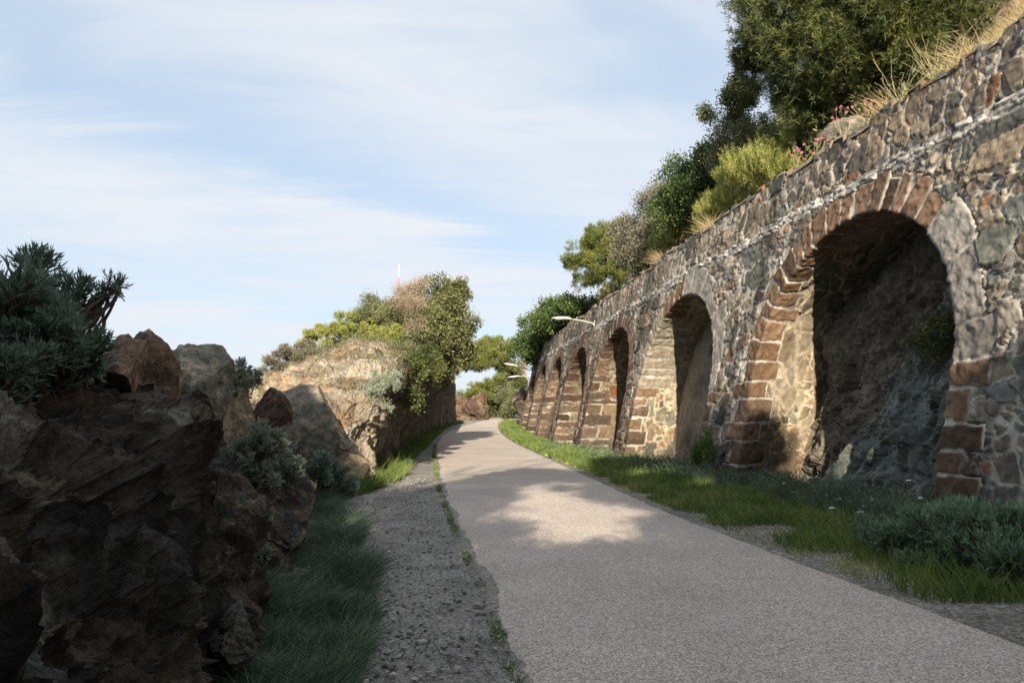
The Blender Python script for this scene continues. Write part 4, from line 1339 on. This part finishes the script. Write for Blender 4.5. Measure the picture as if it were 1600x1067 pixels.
grass('gravel_grass', 'scattered low weeds in the gravel strip', lambda y: xf(y) + .6, lambda y: xl(y) - .1, 5, 18, 1500, .05, .007, 'grass_lush', 613, lambda x, y: -.45)


def weeds(name, label, n, seed, mat, leaf, per=14):
    g = np.random.default_rng(seed)
    y = 9.5 + 26 * g.random(n) ** 1.3
    x = wx(y) + .1 - np.abs(g.normal(size=n)) * .65
    inn = np.array([any(a.ua + .2 < u < a.ub - .2 for a in ARCHES) for u in u_of_y(y)])
    x = x + inn * g.uniform(0, .9, n)
    kp = fbm(p3(x * 1.1, y * 1.1, 0.), 3, seed) > -.08
    x, y = x[kp], y[kp]; m = len(x)
    hgt = g.uniform(.08, .42, m)
    b = np.repeat(np.stack([x, y, gz(y)], 1), per, 0); h_ = np.repeat(hgt, per)
    b = b + np.stack([g.normal(size=m * per) * .07, g.normal(size=m * per) * .07, g.random(m * per) * h_], 1)
    V, F = diamonds(b, unit(g.normal(size=(m * per, 3)) * .8 + np.array((0, 0, .5))), leaf * g.uniform(.5, 1.3, m * per), leaf * .38, g, .1)
    return tag(mesh(name, V, F, M[mat], None, None, False), label, 'weeds', None, 'stuff')


weeds('wall_weeds', 'leafy green weeds crowding the foot of the arched wall', 2900, 615, 'grass_lush', .09)
weeds('wall_weeds', 'yellowing weeds and dry stalks mixed along the foot of the wall', 420, 617, 'heath', .07, 10)


def hill_grass(name, label, y0, y1, w0, w1, n, h, wd, mat, seed):
    g = np.random.default_rng(seed)
    y = g.uniform(y0, y1, n); ww = g.uniform(w0, w1, n)
    q = hill_pt(y, ww)
    keep = fbm(q * .9, 3, seed) > g.uniform(-.7, .3, n)
    q = q[keep]; m = len(q)
    d = unit(np.stack([g.normal(size=m) * .4 - .25, g.normal(size=m) * .4, np.ones(m)], 1))
    sc = np.clip(q[:, 1] / 20, 1, 3)
    V, F = blades(q - np.array((0, 0, .05)), d, h * g.uniform(.4, 1.2, m), wd * sc, g, .4)
    return tag(mesh(name, V, F, M[mat], None, None, False), label, 'grass', None, 'stuff')


hill_grass('dry_grass', 'straw coloured dry grass on the slope above the far arches', 30, 64, .1, 5, 26000, .38, .012, 'grass_dry', 621)
hill_grass('dry_grass', 'straw coloured dry grass along the wall top in the upper right corner', 9.5, 15, .05, 4, 9000, .5, .008, 'grass_dry', 625)
hill_grass('slope_grass', 'short green ground cover along the top of the wall', 9, 45, .0, 3.5, 26000, .30, .011, 'grass', 623)


def scrub(name, label, y0, y1, w0, w1, n, leaf, mat, seed):
    g = np.random.default_rng(seed)
    q = hill_pt(g.uniform(y0, y1, n), g.uniform(w0, w1, n) )
    q[:, 2] += g.uniform(0, .5, n)
    q = q[fbm(q * .6, 3, seed) > -.1]
    per = 16; m = len(q)
    b = np.repeat(q, per, 0) + g.normal(size=(m * per, 3)) * .2
    dr = unit(g.normal(size=(m * per, 3)) + np.array((-.3, -.3, .6)))
    V, F = diamonds(b, dr, leaf * g.uniform(.6, 1.3, m * per), leaf * .45, g)
    return tag(mesh(name, V, F, M[mat], None, None, False), label, 'scrub', None, 'stuff')


scrub('scrub', 'mixed low green scrub covering the hill behind the shrubs', 15, 56, 1.2, 16, 11000, .15, 'olive', 631)

# loose pebbles on the gravel
def pebbles(n, seed):
    g = np.random.default_rng(seed)
    V0, F0 = ICO[1]
    y = 3.0 + 17 * g.random(n) ** 1.7
    x = xf(y) + .35 + (xl(y) - xf(y) - .35) * g.random(n)
    r = .006 + .016 * g.random(n) ** 4
    big = g.random(n) < .03
    r = np.where(big, r + .012, r)
    sc = np.stack([r * g.uniform(.7, 1.4, n), r * g.uniform(.7, 1.4, n), r * g.uniform(.45, .8, n)], 1)
    V = V0[None] * (1 + .35 * g.normal(size=(n, len(V0), 1)) * .5) * sc[:, None, :]
    V = V + np.stack([x, y, gz(y) + .012 + .3 * r], 1)[:, None, :]
    F = F0[None] + (np.arange(n) * len(V0))[:, None, None]
    return V.reshape(-1, 3), F.reshape(-1, 3)


mt, t, b = material('pebbles', 0.85, 0.3)
ge = N(t, 'ShaderNodeNewGeometry')
rp = ramp(t, [(0.0, (.12, .115, .11)), (.4, (.25, .24, .225)), (.8, (.32, .305, .285)), (1.0, (.44, .42, .40))])
t.links.new(ge.outputs['Random Per Island'], rp.inputs[0]); t.links.new(rp.outputs[0], b.inputs['Base Color'])
V, F = pebbles(7000, 641)
tag(mesh('pebbles', V, F, mt, None, None, False), 'loose grey pebbles strewn over the gravel strip left of the path', 'gravel', None, 'stuff')

# ------------------------------------------------------------------ flowers
def flower(name, label, base, h, head, hr, mat, seed, n=4, group=None, lean=.25, stemmat='straw', sr=.004):
    g = np.random.default_rng(seed)
    base = np.asarray(base, float)
    o = thing(name, label, 'flower', tuple(base), group)
    st, heads = Bag(), []
    for k in range(n):
        tip = np.array((g.normal() * lean * h, g.normal() * lean * h, h * g.uniform(.7, 1.1)))
        st.add(*tube(wiggle((0, 0, 0), tip, 6, .08, g), np.linspace(sr, sr * .6, 6), 4))
        if head == 'disc':
            m = 10
            a = np.linspace(0, 2 * math.pi, m, endpoint=False)
            rim = tip + np.stack([np.cos(a) * hr, np.sin(a) * hr, .25 * hr * np.ones(m)], 1)
            rim2 = tip + np.stack([np.cos(a) * hr * .6, np.sin(a) * hr * .6, .5 * hr * np.ones(m)], 1)
            V = np.concatenate([[tip], rim, rim2, [tip + np.array((0, 0, .55 * hr))]])
            F = []
            for i in range(m):
                j = (i + 1) % m
                F += [(0, 1 + j, 1 + i), (1 + i, 1 + j, 1 + m + j), (1 + i, 1 + m + j, 1 + m + i), (1 + m + i, 1 + m + j, 1 + 2 * m)]
            heads.append((V, np.array(F)))
        else:
            V, F = diamonds(tip + g.normal(size=(26, 3)) * hr * .5, unit(g.normal(size=(26, 3)) + np.array((0, 0, .6))), hr, hr * .5, g)
            heads.append((V, F))
    st.build('stems', M[stemmat], o)
    for V, F in heads:
        mesh('flower_head', V, F, M[mat], o, None, False)
    return o


for k, (px, py, Y) in enumerate([(1225, 762, 15.2), (1282, 785, 13.6), (1315, 800, 12.6), (1350, 818, 11.7), (1362, 782, 11.9), (1345, 838, 10.9), (1420, 745, 12.2), (1433, 772, 11.2), (1300, 830, 11.6), (1180, 765, 16.0)]):
    p = at(px, py, Y)
    flower('white_flower', 'white flat topped wildflower in the verge grass below the nearest arch', (p[0], p[1], 0), max(.22, p[2]), 'disc', .035, 'petal', 700 + k, 2, 'white flowers in the grass below the nearest arch', .08)
pk = ['leftmost pink flowered plant rooted in the wall top under the pine', 'second pink flowered plant along the wall top under the pine', 'largest pink flowered plant on the wall top under the pine', 'pink flowered plant on the wall top nearest to the yellow flower stalks']
for k, y in enumerate((17.2, 16.4, 15.4, 14.6)):
    flower('pink_flower', pk[k], wpos(u_of_y(y), 7.7 * kk(y), .12), .42 if k != 2 else .55, 'tuft', .026, 'pink', 720 + k, 12, 'pink flowers along the wall top', .45)
yl = ['tall pale yellow flower stalks leaning out from the wall top', 'pale yellow flower stalks at the top right corner of the wall']
for k, y in enumerate((13.6, 12.7)):
    flower('yellow_flower', yl[k], wpos(u_of_y(y), 7.68 * kk(y), .15), .9, 'disc', .03, 'straw', 730 + k, 14, 'yellow flower stalks on the wall top', .4, sr=.0045)
g_ = np.random.default_rng(77)
for k, (y, lb) in enumerate([(12.0, 'dry straw grass tuft at the top right corner above the wall'), (14.1, 'dry straw grass tuft behind the tall yellow flower stalks'), (22.5, 'dry straw grass tuft on the wall top above the second pier'), (27, 'dry straw grass tuft on the wall top above the second arch')]):
    p = wpos(u_of_y(y), 7.6 * kk(y), .25)
    b0 = np.repeat(p[None], 160, 0) + g_.normal(size=(160, 3)) * np.array((.10, .25, .02))
    V, F = blades(b0 - p, unit(g_.normal(size=(160, 3)) * .5 + np.array((-.35, 0, 1))), g_.uniform(.3, .85, 160), .009, g_, .45)
    o = mesh('grass_tuft', V, F, M['grass_dry'], None, None, False)
    o.location = p
    tag(o, lb, 'grass tuft', 'dry grass tufts on the wall top')

# ------------------------------------------------------------------ street lamps and mast
def lamp(label, foot, tip, seed, post=None):
    """arm from the wall at foot, luminaire ending at tip"""
    foot, tip = np.asarray(foot, float), np.asarray(tip, float)
    o = thing('street_lamp', label, 'street lamp', tuple(foot), 'white lamps along the arched wall')
    d = tip - foot
    L = np.linalg.norm(d); e = d / L
    t = np.linspace(0, 1, 12)[:, None]
    pth = d * t * .55 + np.array((0, 0, 1)) * (.10 * np.sin(t * math.pi * .5))
    pth[0] += np.array((0, 0, -.12))
    bag = Bag(); bag.add(*tube(pth, np.linspace(.036, .028, 12), 10)); bag.build('arm', M['steel'], o)
    # long flattened head, widest past its middle
    ns, nr_ = 26, 18
    s = np.linspace(0, 1, ns)
    a0, a1 = pth[-1] - e * .05, d + np.array((0, 0, .06))
    side = unit(np.cross(e, (0, 0, 1))); upv = np.cross(side, e)
    prof = np.sin(np.pi * np.clip(s, 0.02, .985) ** .8) ** .7
    th = np.linspace(0, 2 * math.pi, nr_, endpoint=False)
    V = []
    for k in range(ns):
        c = a0 + (a1 - a0) * s[k]
        for q_ in th:
            zc = math.sin(q_) * (.11 if math.sin(q_) > 0 else .035)
            V.append(c + side * .17 * prof[k] * math.cos(q_) + upv * zc * prof[k])
    V = np.array(V)
    head = mesh('lamp_head', V, grid_faces(ns, nr_, True), M['white'], o)
    V2 = []
    for k in range(12):
        s_ = .35 + .5 * k / 11
        c = a0 + (a1 - a0) * s_ - upv * .034
        pw = math.sin(math.pi * k / 11 * .96 + .06) * .12
        for q_ in np.linspace(0, 2 * math.pi, 10, endpoint=False):
            V2.append(c + side * pw * math.cos(q_) + upv * .02 * math.sin(q_))
    mesh('lens', np.array(V2), grid_faces(12, 10, True), M['lens'], head)
    if post is None:
        bag = Bag()
        pl = np.array([(-.02, -.06, -.22), (.05, -.06, -.22), (.05, .06, -.22), (-.02, .06, -.22), (-.02, -.06, .12), (.05, -.06, .12), (.05, .06, .12), (-.02, .06, .12)])
        bag.add(pl, np.array([(0, 3, 2, 1), (4, 5, 6, 7), (0, 1, 5, 4), (1, 2, 6, 5), (2, 3, 7, 6), (3, 0, 4, 7)]))
        bag.build('wall_plate', M['steel'], o, False)
    else:
        bag = Bag(); bag.add(*tube(np.array([(0, 0, -foot[2] + post), (0, 0, -1.0), (0, 0, 0)]), (.07, .055, .04), 10)); bag.build('post', M['steel'], o)
    return o


ul = u_of_y(35.6)
lamp('nearest and largest white street lamp on an arm above the third arch', wpos(ul, 6.1, -.03), at(862, 499, 34.6), 1)
lamp('middle white street lamp half hidden by the dark creeper', wpos(u_of_y(60), 5.0, -.05), at(787, 569, 59), 2)
lamp('farthest white street lamp showing below the middle one', (2.3, 74, 5.6), at(793, 590.5, 73), 3, 1.0)
mast = thing('mast', 'thin white and red mast standing on the skyline behind the outcrop', 'mast', (-7.1, 45.5, 6.0))
zt = at(621, 413, 45.5)
for k in range(6):
    z0 = (zt[2] - 6.0) * k / 6; z1 = (zt[2] - 6.0) * (k + 1) / 6
    bag = Bag(); bag.add(*tube(np.array([(0, 0, z0), (0, 0, z1)]), (.032 - .002 * k, .032 - .002 * (k + 1)), 8))
    bag.build('mast_section', M['red'] if k == 4 else M['white'], mast)

# ------------------------------------------------------------------ the cutting and trees behind the viewpoint, which shade the foreground
bx_ = np.array([-22, -14, -9, -6, -5, -3.9, -3, -2, -.5, 1, 2.2, 3, 4, 6, 9])
bh_ = np.array([13.5, 14.6, 14.6, 14.3, 12.9, 10.5, 8.7, 8.4, 7.8, 7.9, 8.7, 10.9, 11.9, 11.4, 11.0])
yy_ = np.linspace(-20, -6, 57); xx_ = np.linspace(-22, 9, 125)
XX, YY = np.meshgrid(xx_, yy_, indexing='ij')
ZZ = np.interp(XX, bx_, bh_) * np.interp(YY, [-20, -14, -8.6, -7.6, -6], [0, .55, 1, .8, 0]) - .3
q = np.stack([XX.ravel(), YY.ravel(), np.zeros(XX.size)], 1)
ZZ = ZZ + (.5 * fbm(q * .9, 3, 91) + .45 * fbm(q * 2.6, 3, 92)).reshape(XX.shape) * (ZZ > 1)
P = np.stack([XX, YY, ZZ], 2).reshape(-1, 3)
struct(mesh('rear_hillside', P, grid_faces(125, 57), M['far_rock'], None, np.full((len(P), 3), .16)))
def shade_pt(px, py, Yo=-9.0):
    """point above the rear hill whose shadow falls at a ground pixel of the photo"""
    a = at(px, py, 10); d = a - np.array((0, 0, CAM_H))
    gp = np.array((0, 0, CAM_H)) + d * (-CAM_H / d[2])
    s = (gp[1] - Yo) / tr[1]
    return gp - np.array(tr) * s
SH = [(1150, 750, .7), (1210, 766, .7), (1280, 782, .7), (840, 752, .42), (885, 760, .42), (930, 768, .42), (975, 777, .42), (1020, 787, .42), (1075, 800, .42), (800, 746, .4), (770, 838, .3), (800, 870, .3), (845, 885, .3), (890, 872, .22), (930, 895, .3), (975, 885, .25), (1020, 880, .3), (1060, 872, .35), (760, 870, .4), (800, 905, .4), (850, 915, .4), (900, 915, .4), (960, 915, .4), (1010, 910, .4), (745, 815, .3), (560, 770, .5), (950, 735, .7), (990, 730, .8), (1040, 735, .9), (1090, 750, .9), (720, 790, .7), (690, 790, .8), (755, 775, .5), (660, 775, .7), (700, 772, .9), (740, 765, .7), (790, 748, .6), (840, 742, .6), (890, 745, .7), (940, 748, .7), (1000, 758, .7), (1060, 775, .7), (1110, 795, .8), (650, 800, .8), (1150, 760, .7), (690, 840, 1.0), (720, 810, .6), (1130, 830, .8)]
blb = []
for px, py, r in SH:
    p = shade_pt(px, py); blb.append((p[0], p[1], p[2], r, .9 if r > .5 else .5, .62 if r > .5 else r * .62))
plant('shade_tree', 'broad leafy tree behind the viewpoint that shades the path', 'tree', (-2.5, -9.5, 6.0), blb, 'leaf', 4200, 'ivy', 801, (.16, .09), 14, .2, .1, gap=-.6, stems=20, stem_r=.05, trunk=((-1.2, -9, 8.6), .2), crown_name='crown', stem_name='trunk')
